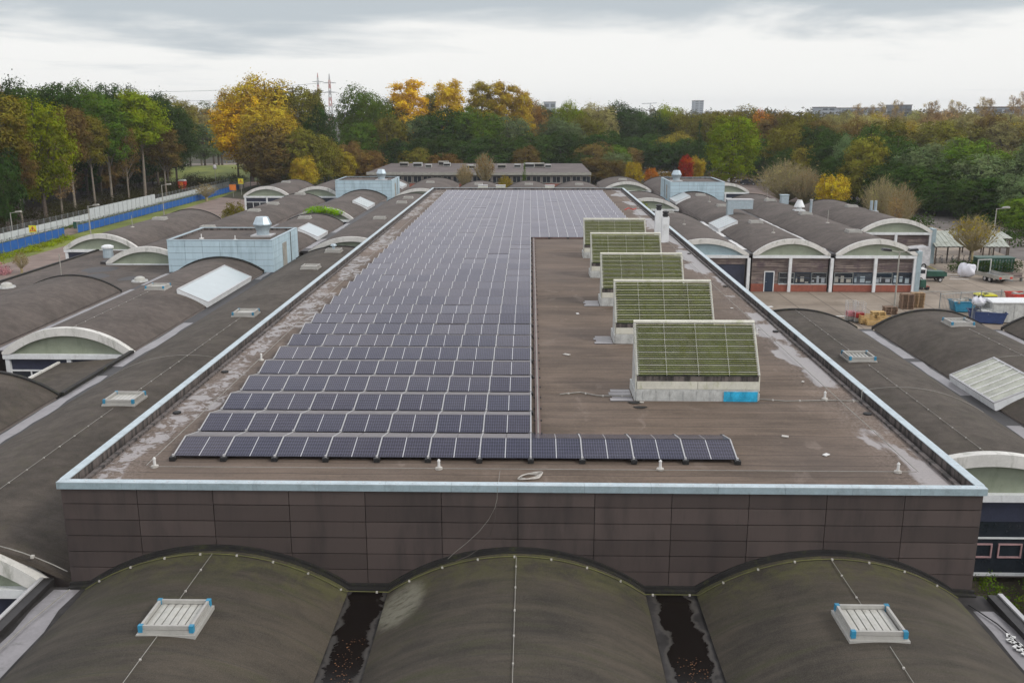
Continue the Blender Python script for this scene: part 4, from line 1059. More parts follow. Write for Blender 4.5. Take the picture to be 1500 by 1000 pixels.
cowl(-26.6, 93.3, 6.93, 'grey octagonal cowl on the nearer left plant room'); cowl(-26.8, 171.5, 6.93, 'grey octagonal cowl on the farther left plant room'); cowl(25.9, 169.5, 6.93, 'grey octagonal cowl on the right plant room')
for X, Y, lb in ((-32, 91, 'left'), (-28.4, 90, 'middle')): 
    MB_ = thing('roof_spike', (X, Y, 6.93), 'thin white vent pipe on the nearer left plant room roof, '+lb, 'vent pipe'); MB().lathe((X, Y, 6.93), [(.25, 0), (.22, .06), (.05, .08), (.05, .45)], 8).build('pipe', 'white_paint', MB_)
# other vents
th = thing('roof_vent', (*P(159, 377, 3.9), 3.9), 'round galvanised vent on the flat roof beside the pale arch', 'vent'); X, Y = P(159, 377, 3.9)
MB().lathe((X, Y, 3.9), [(.55, 0), (.5, .8), (.5, 1.0)], 16).build('shaft', 'galvanised', th); MB().lathe((X, Y, 4.9), [(.62, 0), (.62, .2), (.3, .35)], 16).build('cap', 'white_frame', th)
for px, py, lb in ((205, 412, 'pale dome vent by the edge of the stained flat roof'), (10, 421, 'pale dome vent at the left image edge')):
    X, Y = P(px, py, 3.9); th = thing('dome_vent', (X, Y, 3.9), lb, 'vent'); MB().lathe((X, Y, 3.9), [(.75, 0), (.7, .12)], 14).build('base', 'membrane_white', th); MB().lathe((X, Y, 4.02), [(.5, 0), (.45, .2), (.25, .32), (.05, .36)], 14).build('dome', 'polycarbonate', th)
for px, py, lb in ((90, 403, 'thin mast on the stained flat roof'),):
    X, Y = P(px, py, 3.9); th = thing('mast', (X, Y, 3.9), lb, 'mast'); MB().tube([(X, Y, 3.9), (X, Y, 5.9)], .04, 6).build('pole', 'lamp_grey', th)
# metal duct on R2
th = thing('air_duct', (27.2, 134, ZC), 'galvanised air duct bent over the vault behind the blue door', 'duct')
MB().box(26.6, 27.4, 128.0, 128.9, 5.2, 7.4).build('riser', 'galvanised', th); MB().box(27.4, 30.0, 128.0, 129.6, 6.2, 7.4).build('box', 'galvanised', th); MB().box(26.5, 30.1, 127.95, 129.7, 7.4, 7.46).build('lid', 'alu_pale', th)
th = thing('boxy_vent', (38.6, 147.5, ZC), 'boxy galvanised vent on vault beside a skylight', 'vent')
MB().box(38.1, 39.2, 144.5, 145.6, 5.3, 6.6).build('box', 'galvanised', th); MB().box(38.0, 39.3, 144.4, 145.7, 6.6, 6.68).build('lid', 'metal_trim', th)
th = thing('cone_vent', (37.6, 133, ZC), 'white stepped cone vent on the third right vault', 'vent')
MB().box(36.9, 38.3, 132.3, 133.7, 5.3, 5.62).build('base', 'white_frame', th); MB().lathe((37.6, 133, 5.62), [(.35, 0), (.35, .4)], 12).build('neck', 'white_frame', th); MB().lathe((37.6, 133, 6.0), [(.75, 0), (.72, .12), (.36, .85), (.36, .95)], 12).build('hood', 'white_frame', th)
th = thing('upright_pipe', (37.9, 128.5, ZC), 'thin upright pipe standing on a skylight of the third right vault', 'pipe'); MB().tube([(37.9, 128.5, 5.7), (37.9, 128.5, 7.3)], .16, 10).build('pipe', 'galvanised', th); MB().lathe((37.9, 128.5, 7.3), [(.22, 0), (.22, .15)], 10).build('cap', 'alu_pale', th)
th = thing('twin_pipe', (48.6, 135, ZC), 'pair of pale blue flue pipes on the rightmost vault', 'pipe')
for dx in (-.3, .3): MB().tube([(48.6+dx, 135, 5.0), (48.6+dx, 135, 6.7)], .2, 10).build('pipe', 'galvanised', th)
MB().box(48.0, 49.2, 134.5, 135.5, 5.05, 5.3).build('base', 'alu_pale', th)
for X, Y, z, h, lb in ((37.0, 118, ZC, 1.6, 'thin lightning rod on the vault behind the lamp post'), (-47.6, 112, ZC, 1.4, 'thin lightning rod on the leftmost vault'), (37.8, 152, ZC, 1.8, 'thin lightning rod near the right plant room'), (27.5, 146, ZC, .8, 'short white rod on the vault before the right plant room'), (18.9, 116, ZC, .6, 'short white vent pipe on the vault with the blue arch'), (27.8, 108, ZC, .5, 'stubby white vent above the blue door arch')):
    th = thing('lightning_rod', (X, Y, z-.05), lb, 'rod'); MB().tube([(X, Y, z-.05), (X, Y, z+h)], .035, 6).build('pole', 'lamp_grey', th); MB().lathe((X, Y, z-.05), [(.22, 0), (.2, .12)], 8).build('foot', 'clip_white', th)
# ------------------------------------------------------------------ long low building at the back
fb = thing('low_office_building', (-12, 216, 0), 'long low flat-roofed building across the back beyond the vaults', 'building')
BX0, BX1, BY0, BY1, BZ = -36.5, 13.2, 216, 254, 5.5
MB().box(BX0, BX1, BY0, BY1, .02, BZ-.5).build('wall', 'far_wall', fb)
ro = MB().box(BX0-.5, BX1+.5, BY0-.6, BY1+.5, BZ-.5, BZ).build('roof', 'far_roof', fb)
MB().box(BX0-.55, BX1+.55, BY0-.68, BY0-.601, BZ-.55, BZ+.08).build('fascia', 'lamp_grey', fb)
for k in range(22):
    x = BX0+1+k*2.25
    wf = MB().box(x, x+1.9, BY0-.06, BY0, 3.2, 4.7).build('window', 'lamp_grey', fb); MB().box(x+.1, x+.9, BY0-.07, BY0-.061, 3.3, 4.6).box(x+1.0, x+1.8, BY0-.07, BY0-.061, 3.3, 4.6).build('pane', 'glass_dark', wf)
MB().box(BX0, BX1, BY0-.1, BY0-.01, .02, 3.0).build('brick_base', 'brick_red', fb)
r = random.Random(3)
for k, px in enumerate((592, 612, 628, 650, 655, 690, 735, 758, 775, 790, 803)):
    X, Y = P(px, 246+r.uniform(-3, 2), BZ); s = r.uniform(.7, 1.4)
    t2 = thing('rooftop_unit', (X, Y, BZ), 'grey rooftop unit on the low back building, '+ordw(k+1)+' from the left', 'roof unit', 'rooftop units on the low back building')
    MB().box(X-s, X+s, Y-.6, Y+.6, BZ+.12, BZ+.5+s*.55).build('casing', 'membrane_white' if k % 3 else 'lamp_grey', t2); MB().box(X-s*.9, X+s*.9, Y-.66, Y-.6, BZ+.3, BZ+.4+s*.4).build('grille', 'backing_dark', t2)
    MB().box(X-s*.8, X-s*.6, Y-.5, Y+.5, BZ, BZ+.12).box(X+s*.6, X+s*.8, Y-.5, Y+.5, BZ, BZ+.12).build('foot', 'lamp_grey', t2)
for px in (713, 737, 803):
    X, Y = P(px, 272 if px < 760 else 272, 7.0); t2 = thing('junction_box', (X, 144.6, 6.5), {713: 'pale box on the far edge of the solar roof, leftmost', 737: 'pale box on the far edge of the solar roof, second', 803: 'pale box on the far edge of the solar roof, rightmost'}[px], 'box')
    MB().box(X-.7, X+.7, 144.3, 145.3, 6.6, 8.0).build('casing', 'cream_board', t2); MB().box(X-.75, X+.75, 144.25, 145.35, 8.0, 8.08).build('lid', 'alu_pale', t2)
# ------------------------------------------------------------------ fences at left
def panel_fence(x, ya, yb, pitch, zlo, zhi, pm, label, mesh_top=None, name='site_fence', gaps=()):
    t = thing(name, (x, ya, 0), label, 'fence')
    n = int((yb-ya)/pitch); bp = MB(); bs = MB(); bw = MB()
    for k in range(n):
        y = ya+k*pitch
        if any(a < y < b_ for a, b_ in gaps): continue
        bp.box(x-.03, x+.03, y+.06, y+pitch-.06, zlo, zhi)
        bs.box(x-.045, x+.045, y-.045, y+.045, .0, max(zhi, mesh_top or 0)+.08)
        if mesh_top:
            bw.box(x-.02, x+.02, y+.05, y+pitch-.05, mesh_top-.04, mesh_top)
            for q in range(1, 6): bw.box(x-.008, x+.008, y+pitch*q/6-.008, y+pitch*q/6+.008, zhi, mesh_top)
            for q in range(1, 4): bw.box(x-.008, x+.008, y+.05, y+pitch-.05, zhi+(mesh_top-zhi)*q/4-.008, zhi+(mesh_top-zhi)*q/4+.008)
    bp.build('panel', pm, t); bs.build('post', 'fence_steel', t)
    if mesh_top: bw.build('wire_mesh', 'fence_steel', t)
panel_fence(-78, 128, 166, 2.0, .15, 1.45, 'fence_white', 'low white panel fence topped by mesh at left', 2.2)
panel_fence(-78, 166, 196, 2.0, .15, 2.25, 'fence_white', 'tall solid white panel fence along the wood')
panel_fence(-78, 196, 246, 2.0, .15, 1.3, 'fence_white', 'far low white panel fence running to the green gate', 2.0)
panel_fence(-72.2, 92, 145, 1.95, .12, 1.45, 'fence_blue', 'blue panel fence with mesh beside the grass verge', 1.9)
panel_fence(-72.2, 149, 236, 1.95, .12, 1.3, 'fence_blue', 'long blue panel fence running back beside the path', 1.75)
panel_fence(-78.3, 118, 128, 2.0, .1, 1.4, 'fence_blue', 'short blue fence stub at the left image edge')
# green gate & site gear beyond
gt = thing('site_gate', (-66, 240, 0), 'green mesh fence closing the far end of the site road', 'fence')
b = MB()
for k in range(19): b.box(-78+k*1.8-.05, -78+k*1.8+.05, 239.9, 240.1, 0, 3.0)
b.build('post', 'green_paint', gt); b = MB()
for k in range(100): b.box(-78+k*.33-.012, -78+k*.33+.012, 239.98, 240.02, .1, 2.8)
for z in (.3, 1.1, 1.9, 2.7): b.box(-78, -45.6, 239.97, 240.03, z, z+.05)
b.build('wire_mesh', 'green_paint', gt)
def sign(X, Y, label, w=1.3, h=1.3, zc=2.6, mat='sign_yellow', tri=True):
    t = thing('warning_sign', (X, Y, 0), label, 'sign')
    MB().tube([(X, Y+.05, 0), (X, Y+.05, zc+h/2)], .05, 6).build('post', 'lamp_grey', t)
    b = MB().box(X-w/2, X+w/2, Y-.05, Y-.01, zc-h/2, zc+h/2).build('board', mat, t)
    if tri:
        a = .42*w
        b = MB()
        P3 = [(X-a, zc-a*.62), (X+a, zc-a*.62), (X, zc+a*.85)]
        for i in range(3):
            p, q = P3[i], P3[(i+1) % 3]; d = Vector((q[0]-p[0], q[1]-p[1])); n = Vector((-d.y, d.x)).normalized()*.10
            b.prism([p, q, (q[0]+n.x, q[1]+n.y), (p[0]+n.x, p[1]+n.y)], 'y', Y-.075, Y-.052)
        b.build('triangle', 'sign_red', t); MB().box(X-.05, X+.05, Y-.074, Y-.053, zc-a*.3, zc+a*.35).build('mark', 'black_plastic', t)
X, Y = P(50, 352); sign(X, Y, 'yellow warning sign with red triangle at the left by the fences', 1.15, 1.1, 1.7)
sign(*P(354, 286), 'small yellow warning sign at the far site gate', 1.2, 1.2, 3.2)
sign(*P(342, 289), 'small orange notice at the far site gate', 1.5, 1.3, 2.2, 'orange_paint', False)
# portable toilet (orange-red)
X, Y = P(268, 279)
t2 = thing('portable_toilet', (X, Y, 0), 'orange-red portable toilet with pale roof at the wood edge', 'toilet')
MB().box(X-.8, X+.8, Y-.8, Y+.8, .12, 2.3).build('cabin', 'red_paint', t2); MB().prism([(X-.85, 2.3), (X+.85, 2.3), (X+.6, 2.65), (X-.6, 2.65)], 'y', Y-.85, Y+.85).build('roof', 'membrane_white', t2)
MB().box(X-.4, X+.4, Y-.83, Y-.801, .2, 2.1).build('door', 'orange_paint', t2); MB().box(X-.85, X+.85, Y-.85, Y+.85, .02, .12).build('base', 'black_plastic', t2)
# white box lamp, mobile unit
X, Y = P(317, 278); t2 = thing('site_lamp', (X, Y, 0), 'white lantern on a mast beside the far site gate', 'lamp'); MB().tube([(X, Y, 0), (X, Y, 5.0)], .06, 6).build('pole', 'lamp_grey', t2); MB().lathe((X, Y, 5.0), [(.3, 0), (.45, .3), (.45, .8), (.2, 1.1)], 10).build('head', 'white_paint', t2)
X, Y = P(113, 335); t2 = thing('green_bin', (X, Y, 0), 'small green bin standing in the fenced site road', 'bin'); MB().box(X-.4, X+.4, Y-.4, Y+.4, .1, 1.2).build('body', 'green_paint', t2); MB().box(X-.45, X+.45, Y-.45, Y+.45, 1.2, 1.32).build('lid', 'white_paint', t2)
def street_lamp(X, Y, h, label, arms=1, name='street_lamp', aw=1.6, rz=0):
    t = thing(name, (X, Y, 0), label, 'lamp', 'street lamps around the works')
    MB().tube([(X, Y, 0), (X, Y, h)], .11, 8, .06).build('pole', 'lamp_grey', t)
    for k in range(arms):
        s = 1 if k == 0 else -1
        if arms == 1 and rz: s = -1
        MB().tube([(X, Y, h-.1), (X+s*aw*.6, Y, h+.05)], .04, 6).build('arm', 'lamp_grey', t)
        MB().prism([(X+s*aw*.5, h), (X+s*(aw*.5+.9), h+.06), (X+s*(aw*.5+.8), h+.28), (X+s*(aw*.5+.1), h+.22)], 'y', Y-.28, Y+.28).build('lamp_head', 'black_plastic' if arms == 2 else 'lamp_grey', t)
X, Y = P(1309, 460); street_lamp(X, Y, 6.1, 'double-headed lamp post in the yard before the hall', 2)
X, Y = P(1452, 372); street_lamp(X, Y, 6.2, 'tall single lamp post right of the bicycle shelter')
X, Y = P(134, 352); street_lamp(X, Y, 5.2, 'slim lamp post between the left fences')
X, Y = P(241, 322); street_lamp(X, Y, 6.2, 'slim lamp post behind the leftmost vault')
X, Y = P(930, 225); street_lamp(X-3, 300, 7, 'far lamp post among dark trees, left of two', 1); street_lamp(X+2, 303, 6.5, 'far lamp post among dark trees, right of two', 1)
X, Y = P(20, 352); street_lamp(X, Y, 4.2, 'short old lantern post by the left fence')
X, Y = P(1044, 262); street_lamp(X, Y, 4.0, 'small lantern post in the car park')
X, Y = P(278, 250); street_lamp(X, 260, 7.5, 'pale lamp post beside the grass bank')
# ------------------------------------------------------------------ vehicles
def wheels(t, X, Y, rz, pts, r, w=.22):
    m = Matrix.Translation((X, Y, 0)) @ Matrix.Rotation(rz, 4, 'Z')
    for x, y in pts:
        a = m @ Vector((x, y-w/2, r)); c = m @ Vector((x, y+w/2, r))
        wo = MB().tube([a, c], r, 16).build('wheel', 'black_rubber', t)
        a = m @ Vector((x, y-w/2-.01, r)); c = m @ Vector((x, y+w/2+.01, r)); MB().tube([a, c], r*.55, 12).build('rim', 'alu', wo)
def xform(b, X, Y, rz):
    m = Matrix.Translation((X, Y, 0)) @ Matrix.Rotation(rz, 4, 'Z'); b.v = [tuple(m @ Vector(v)) for v in b.v]; return b
def car(X, Y, rz, mat, label, grp='cars in the far car park', kind='car'):
    t = thing('parked_car', (X, Y, 0), label, 'car', grp)
    L, W, Hh = 4.3, 1.75, 1.45
    if kind == 'van': Hh = 1.95; L = 4.8
    body = [(-L/2, .35), (L/2, .35), (L/2, .75), (L/2-.15, .9), (L/2-1.1, .98), (-L/2+.1, .98), (-L/2, .8)]
    cab = [(L/2-1.25, .98), (L/2-1.95, Hh-.03), (L/2-2.3, Hh), (-L/2+.9, Hh), (-L/2+.25, .98)]
    if kind == 'van': cab = [(L/2-.7, .98), (L/2-1.3, Hh-.03), (L/2-1.6, Hh), (-L/2+.15, Hh), (-L/2+.05, .98)]
    b = MB().prism(body, 'y', -W/2, W/2); xform(b, X, Y, rz).build('body', mat, t)
    b = MB().prism(cab, 'y', -W/2+.12, W/2-.12); co = xform(b, X, Y, rz).build('cabin', mat, t)
    gl = [(p[0]*.96, .98+(p[1]-.98)*.82+.04) for p in cab]
    b = MB().prism(gl, 'y', -W/2+.10, W/2-.10); xform(b, X, Y, rz).build('window', 'glass_dark', co)
    ws = MB(); ws.prism([(cab[0][0]-.02, 1.03), (cab[1][0]+.06, Hh-.1), (cab[1][0]+.10, Hh-.1), (cab[0][0]+.04, 1.03)], 'y', -W/2+.2, W/2-.2); xform(ws, X, Y, rz).build('windscreen', 'glass_dark', co)
    for s in (-1, 1): b = MB().box(L/2-.02, L/2+.02, s*(W/2-.3)-.15, s*(W/2-.3)+.15, .62, .78); xform(b, X, Y, rz).build('headlight', 'white_paint', t)
    wheels(t, X, Y, rz, ((-L/2+.8, -W/2+.1), (-L/2+.8, W/2-.1), (L/2-.85, -W/2+.1), (L/2-.85, W/2-.1)), .32)
    return t
for px, py, rz, m_, lb, kd in ((976, 262, .1, 'car_white', 'white van parked just left of the right plant room cowl', 'van'), (1078, 268, .3, 'car_white', 'white car parked behind the pale far arch', 'car'), (1096, 271, -.2, 'car_dark', 'dark blue car parked under the green tree', 'car'),
                              (1118, 268, .6, 'car_silver', 'silver car parked right of the green tree trunk', 'car'), (955, 243, .2, 'car_white', 'white car beside the small orange tree', 'car'), (1060, 255, 0, 'car_dark', 'black car in the middle of the far car park', 'car'), (905, 262, 0, 'car_red', 'red car behind the farthest right vault', 'car')):
    X, Y = P(px, py); car(X, Y, rz, m_, lb, kind=kd)
X, Y = P(1455, 412); X2, Y2 = X, Y
t2 = thing('flatbed_trailer', (X, Y, 0), 'grey flatbed trailer with upright rack near the right edge', 'trailer')
xf = lambda b: xform(b, X, Y, -1.35)
xf(MB().box(-1.9, 1.9, -.95, .95, .55, .68)).build('bed', 'car_silver', t2); xf(MB().box(-1.9, 1.9, -.99, -.951, .55, 1.0).box(-1.9, 1.9, .951, .99, .55, 1.0).box(1.86, 1.95, -.95, .95, .55, 1.0)).build('side_board', 'lamp_grey', t2)
xf(MB().box(-1.85, -1.75, -.9, -.8, .68, 2.3).box(-1.85, -1.75, .8, .9, .68, 2.3).box(-1.85, -1.75, -.8, .8, 2.2, 2.3)).build('rack', 'membrane_white', t2)
xf(MB().box(1.95, 3.1, -.06, .06, .5, .62)).build('drawbar', 'fence_steel', t2)
for s in (-1, 1): xf(MB().box(1.96, 1.99, s*.7-.15, s*.7+.15, .6, .8)).build('tail_light', 'red_paint', t2)
wheels(t2, X, Y, -1.35, ((-.35, -.8), (-.35, .8), (.45, -.8), (.45, .8)), .33)
# truck with green tipper bed
X, Y = P(1360, 412)
t2 = thing('tipper_truck', (X, Y, 0), 'small white truck with dark green load bed beside the hall corner', 'truck')
T = lambda b: xform(b, X, Y, math.pi)
T(MB().prism([(.9, .5), (2.6, .5), (2.6, 1.2), (2.3, 1.35), (2.0, 2.15), (.9, 2.15)], 'y', -.95, .95)).build('cab', 'car_white', t2)
T(MB().prism([(1.1, 1.4), (2.2, 1.4), (1.95, 2.0), (1.1, 2.0)], 'y', -.97, .97)).build('window', 'glass_dark', t2)
T(MB().box(-2.6, .8, -1.0, 1.0, .95, 1.0).box(-2.6, .8, -1.04, -1.0, .95, 1.55).box(-2.6, .8, 1.0, 1.04, .95, 1.55).box(-2.64, -2.6, -1.0, 1.0, .95, 1.55).box(.8, .84, -1.0, 1.0, .95, 1.75)).build('load_bed', 'green_paint', t2)
T(MB().box(-2.5, 2.4, -.4, .4, .5, .72).box(-2.5, .7, -.5, .5, .72, .94)).build('chassis', 'black_plastic', t2)
T(MB().prism([(-2.5, 1.0), (.7, 1.0), (.5, 1.75), (-2.3, 1.7)], 'y', -.9, .9)).build('tarpaulin', 'green_paint', t2)
wheels(t2, X, Y, math.pi, ((-1.6, -.85), (-1.6, .85), (1.75, -.85), (1.75, .85)), .38, .26)
t2.scale = (.66, .66, .72)
X, Y = P(1349, 392); X -= 1.0
t2 = thing('white_van', (X, Y, 0), 'high-roofed white van behind the small green truck', 'van')
T = lambda b: xform(b, X, Y, math.pi)
T(MB().prism([(-1.6, .4), (2.7, .4), (2.7, 1.1), (1.9, 1.3), (1.3, 2.3), (.9, 2.5), (-1.3, 2.75), (-1.6, 2.4)], 'y', -1, 1)).build('body', 'car_white', t2)
T(MB().prism([(1.0, 1.4), (1.8, 1.4), (1.25, 2.15), (1.0, 2.15)], 'y', -1.01, 1.01)).build('window', 'glass_dark', t2)
wheels(t2, X, Y, math.pi, ((-.9, -.9), (-.9, .9), (1.7, -.9), (1.7, .9)), .34)
# ------------------------------------------------------------------ yard goods
def pallet(b, X, Y, z, w=1.2, d=.8):
    for k in range(5): b.box(X-w/2, X+w/2, Y-d/2+k*d/5, Y-d/2+k*d/5+d/7, z+.12, z+.145)
    for s in (-1, 0, 1): b.box(X+s*(w/2-.05)-.05, X+s*(w/2-.05)+.05, Y-d/2, Y+d/2, z+.02, z+.12)
    for s in (0, 2, 4): b.box(X-w/2, X+w/2, Y-d/2+s*d/5, Y-d/2+s*d/5+d/7, z, z+.02)
k_ = 0
for (px, py, n, mat, lb) in ((1327, 452, 14, 'pallet_old', 'left stack'), (1342, 450, 14, 'pallet_wood', 'right stack'), (1303, 460, 5, 'pallet_old', 'low stack by lamp'), (1285, 470, 6, 'crate_yellow', 'yellow stack')):
    X, Y = P(px, py)
    for j in range(n if n < 10 else 10):
        b = MB(); pallet(b, X+rnd.uniform(-.03, .03), Y+rnd.uniform(-.03, .03), .02+j*.148)
        tag(b.build('pallet', mat), 'wooden pallet, %s from ground in %s of yard' % (ordw(j+1), lb), 'pallet', 'stacked pallets in the yard')
for k, (px, py, h) in enumerate(((1268, 474, .9), (1277, 476, .5), (1296, 474, .7), (1305, 476, .4))):
    X, Y = P(px, py); t2 = thing('timber_crate', (X, Y, 0), 'yellow timber crate at the vault edge, %s from the left' % ordw(k+1), 'crate', 'yellow crates at the vault edge')
    b = MB()
    for j in range(int(h/.16)):
        b.box(X-.6, X+.6, Y-.42, Y-.39, .1+j*.16, .21+j*.16).box(X-.6, X+.6, Y+.39, Y+.42, .1+j*.16, .21+j*.16).box(X-.6, X-.57, Y-.39, Y+.39, .1+j*.16, .21+j*.16).box(X+.57, X+.6, Y-.39, Y+.39, .1+j*.16, .21+j*.16)
    b.build('slats', 'crate_yellow', t2); MB().box(X-.58, X+.58, Y-.38, Y+.38, .03, h*.6).build('load', 'pallet_wood', t2)
for k, (px, py) in enumerate(((1246, 470), (1257, 472))):
    X, Y = P(px, py); t2 = thing('roll_cage', (X, Y, 0), ('left' if k == 0 else 'right')+' wire roll cage with red goods in the yard', 'roll cage', 'wire roll cages in the yard')
    b = MB()
    for sx in (-.45, .45):
        for sy in (-.4, .4): b.tube([(X+sx, Y+sy, .15), (X+sx, Y+sy, 1.9)], .022, 5)
    for z in np.arange(.3, 1.91, .16):
        b.box(X-.45, X+.45, Y+.39, Y+.41, z, z+.015); b.box(X-.46, X-.44, Y-.4, Y+.4, z, z+.015); b.box(X+.44, X+.46, Y-.4, Y+.4, z, z+.015)
    for q in range(7): b.box(X-.45+q*.15-.006, X-.45+q*.15+.006, Y+.39, Y+.41, .2, 1.9)
    b.build('cage', 'alu', t2); MB().box(X-.46, X+.46, Y-.42, Y+.42, .12, .17).build('base', 'fence_steel', t2); MB().box(X-.4, X+.4, Y-.3, Y+.33, .5, .95).build('goods', 'car_red' if k else 'pink_petals', t2)
    MB().box(X-.4, X+.35, Y-.3, Y+.33, .18, .45).build('box', 'lamp_grey', t2)
# yard railing
def railing(p0, p1, label, h=1.9):
    t = thing('yard_railing', (*p0, 0), label, 'fence', 'railings around the yard store'); n = int(math.hypot(p1[0]-p0[0], p1[1]-p0[1])/.16)
    b = MB(); a = Vector((*p0, 0)); d = (Vector((*p1, 0))-a)
    for k in range(n+1):
        q = a+d*(k/n); b.box(q.x-.012, q.x+.012, q.y-.012, q.y+.012, .1, h)
    b.build('bars', 'fence_steel', t)
    b = MB()
    for z in (.15, h-.05): b.tube([a+Vector((0, 0, z)), a+d+Vector((0, 0, z))], .03, 5)
    for k in range(0, n+1, 14): q = a+d*(k/n); b.tube([q, q+Vector((0, 0, h+.1))], .045, 6)
    b.build('frame', 'fence_steel', t)
railing(P(1375, 458), P(1466, 453), 'grey bar railing behind the blue containers')
railing(P(1422, 474), P(1466, 470), 'grey bar railing in front of the blue containers')
def skip(X, Y, L, W, h, mat, label, rz=0, name='skip', cat='skip'):
    t = thing(name, (X, Y, 0), label, cat); T = lambda b: xform(b, X, Y, rz)
    T(MB().prism([(-L/2+.3, .1), (L/2-.3, .1), (L/2, h), (L/2-.06, h), (L/2-.34, .17), (-L/2+.34, .17), (-L/2+.06, h), (-L/2, h)], 'y', -W/2+.04, W/2-.04).prism([(-L/2+.3, .1), (L/2-.3, .1), (L/2, h), (-L/2, h)], 'y', -W/2, -W/2+.039).prism([(-L/2+.3, .1), (L/2-.3, .1), (L/2, h), (-L/2, h)], 'y', W/2-.039, W/2)).build('body', mat, t)
    T(MB().box(-L/2-.05, L/2+.05, -W/2-.05, -W/2, h-.1, h).box(-L/2-.05, L/2+.05, W/2, W/2+.05, h-.1, h)).build('rim', mat, t)
    b = MB(); r = random.Random(int(X*10))
    for k in range(14): b.cbox((r.uniform(-L/3, L/3), r.uniform(-W/3, W/3), h-.15+r.uniform(-.1, .2)), r.uniform(.3, .9), r.uniform(.2, .6), r.uniform(.1, .4), r.uniform(0, 3), r.uniform(-.3, .3))
    T(b).build('rubbish', 'membrane_white' if r.random() < .5 else 'lamp_grey', t)
X, Y = P(1408, 456); skip(X, Y, 2.2, 1.4, 1.1, 'blue_plastic', 'light blue container behind the railing')
X, Y = P(1444, 472); skip(X, Y, 3.2, 1.6, 1.1, 'skip_blue', 'dark blue skip at the edge of the vault', -.3)
X, Y = P(1498, 446); skip(X, Y, 3, 1.8, 1.2, 'red_paint', 'red skip at the right image edge')
for k, (px, py, m_, lb) in enumerate(((1436, 452, 'black_plastic', 'black wheeled bin with yellow lid, left of two'), (1446, 453, 'black_plastic', 'black wheeled bin with yellow lid, right of two'))):
    X, Y = P(px, py); t2 = thing('wheeled_bin', (X, Y, 0), lb, 'bin', 'wheeled bins in the yard')
    MB().prism([(X-.5, .12), (X+.5, .12), (X+.6, 1.4), (X-.6, 1.4)], 'y', Y-.5, Y+.5).build('body', m_, t2); MB().prism([(X-.64, 1.4), (X+.64, 1.4), (X+.5, 1.56), (X-.5, 1.56)], 'y', Y-.55, Y+.55).build('lid', 'sign_yellow', t2); MB().tube([(X-.5, Y-.3, .12), (X-.5, Y+.3, .12)], .1, 8).build('wheel', 'black_rubber', t2)
X, Y = P(1478, 470); t2 = thing('storage_container', (X, Y, 0), 'pale grey storage container at the right edge', 'container')
MB().box(X-2.2, X+3.2, Y-1.1, Y+1.1, .1, 1.9).build('body', 'membrane_white', t2); MB().prism([(Y-1.2, 1.9), (Y+1.2, 1.9), (Y+1.2, 2.0), (Y, 2.15), (Y-1.2, 2.0)], 'x', X-2.3, X+3.3).build('lid', 'white_frame', t2)
b = MB()
for k in range(6): b.box(X-2.1+k*.95, X-2.02+k*.95, Y-1.13, Y-1.101, .2, 1.8)
b.build('rib', 'membrane_white', t2)
def lump(X, Y, z, rx, ry, rz, seed, n=14):
    r = random.Random(seed); b = MB(); ph = [r.uniform(0, 6) for _ in range(6)]
    def f(u, v):
        th = u*2*math.pi; p = v*math.pi*.98
        k = 1+.14*math.sin(3*th+ph[0])*math.sin(p*2+ph[1])+.08*math.sin(5*th+ph[2]+p*3)
        return (X+rx*k*math.cos(th)*math.sin(p)**.7, Y+ry*k*math.sin(th)*math.sin(p)**.7, z+rz*(1-math.cos(p))*.5*k)
    return b.grid(f, n*2, n)
X, Y = P(1415, 406); tag(lump(X, Y, .02, .95, .8, 1.5, 3).build('bulk_bag', 'bag_white', smooth=True), 'crumpled white bulk bag beside the hedge', 'bag')
X, Y = P(1430, 468); tag(lump(X, Y, 1.3, .5, .9, .8, 5).build('white_sack', 'bag_white', smooth=True), 'white sack lying on the dark blue skip', 'sack')
# bicycle shelter
def shelter(X0, Y0, W, D, label, tilt=.9, n=4, h=2.3):
    t = thing('bicycle_shelter', (X0, Y0, 0), label, 'shelter', 'bicycle shelters')
    b = MB(); m = int(W/.3)
    for k in range(m):
        xa, xb = X0+W*k/m, X0+W*(k+1)/m; z = .04*(k % 2)
        b.prism([(Y0, h+z), (Y0+D, h+tilt+z), (Y0+D, h+tilt+z+.04), (Y0, h+z+.04)], 'x', xa, xb-.004)
    b.build('roof', 'shelter_roof', t)
    for k in range(n):
        x = X0+.2+(W-.4)*k/(n-1)
        MB().box(x-.07, x+.07, Y0+.2, Y0+.34, .02, h).build('post', 'bark', t); MB().box(x-.07, x+.07, Y0+D-.4, Y0+D-.26, .02, h+tilt-.1).build('post', 'bark', t)
    MB().box(X0, X0+W, Y0+.22, Y0+.32, h-.12, h-.005).build('beam', 'bark', t)
XS, YS = P(1368, 388)
shelter(XS, YS, 9.3, 4.0, 'long mossy-roofed bicycle shelter behind the bare tree', 1.5)
XS2, YS2 = P(1425, 376); shelter(XS2, YS2+1, 5.5, 3.0, 'smaller dark-roofed shelter right of the bare tree', .5, 3)
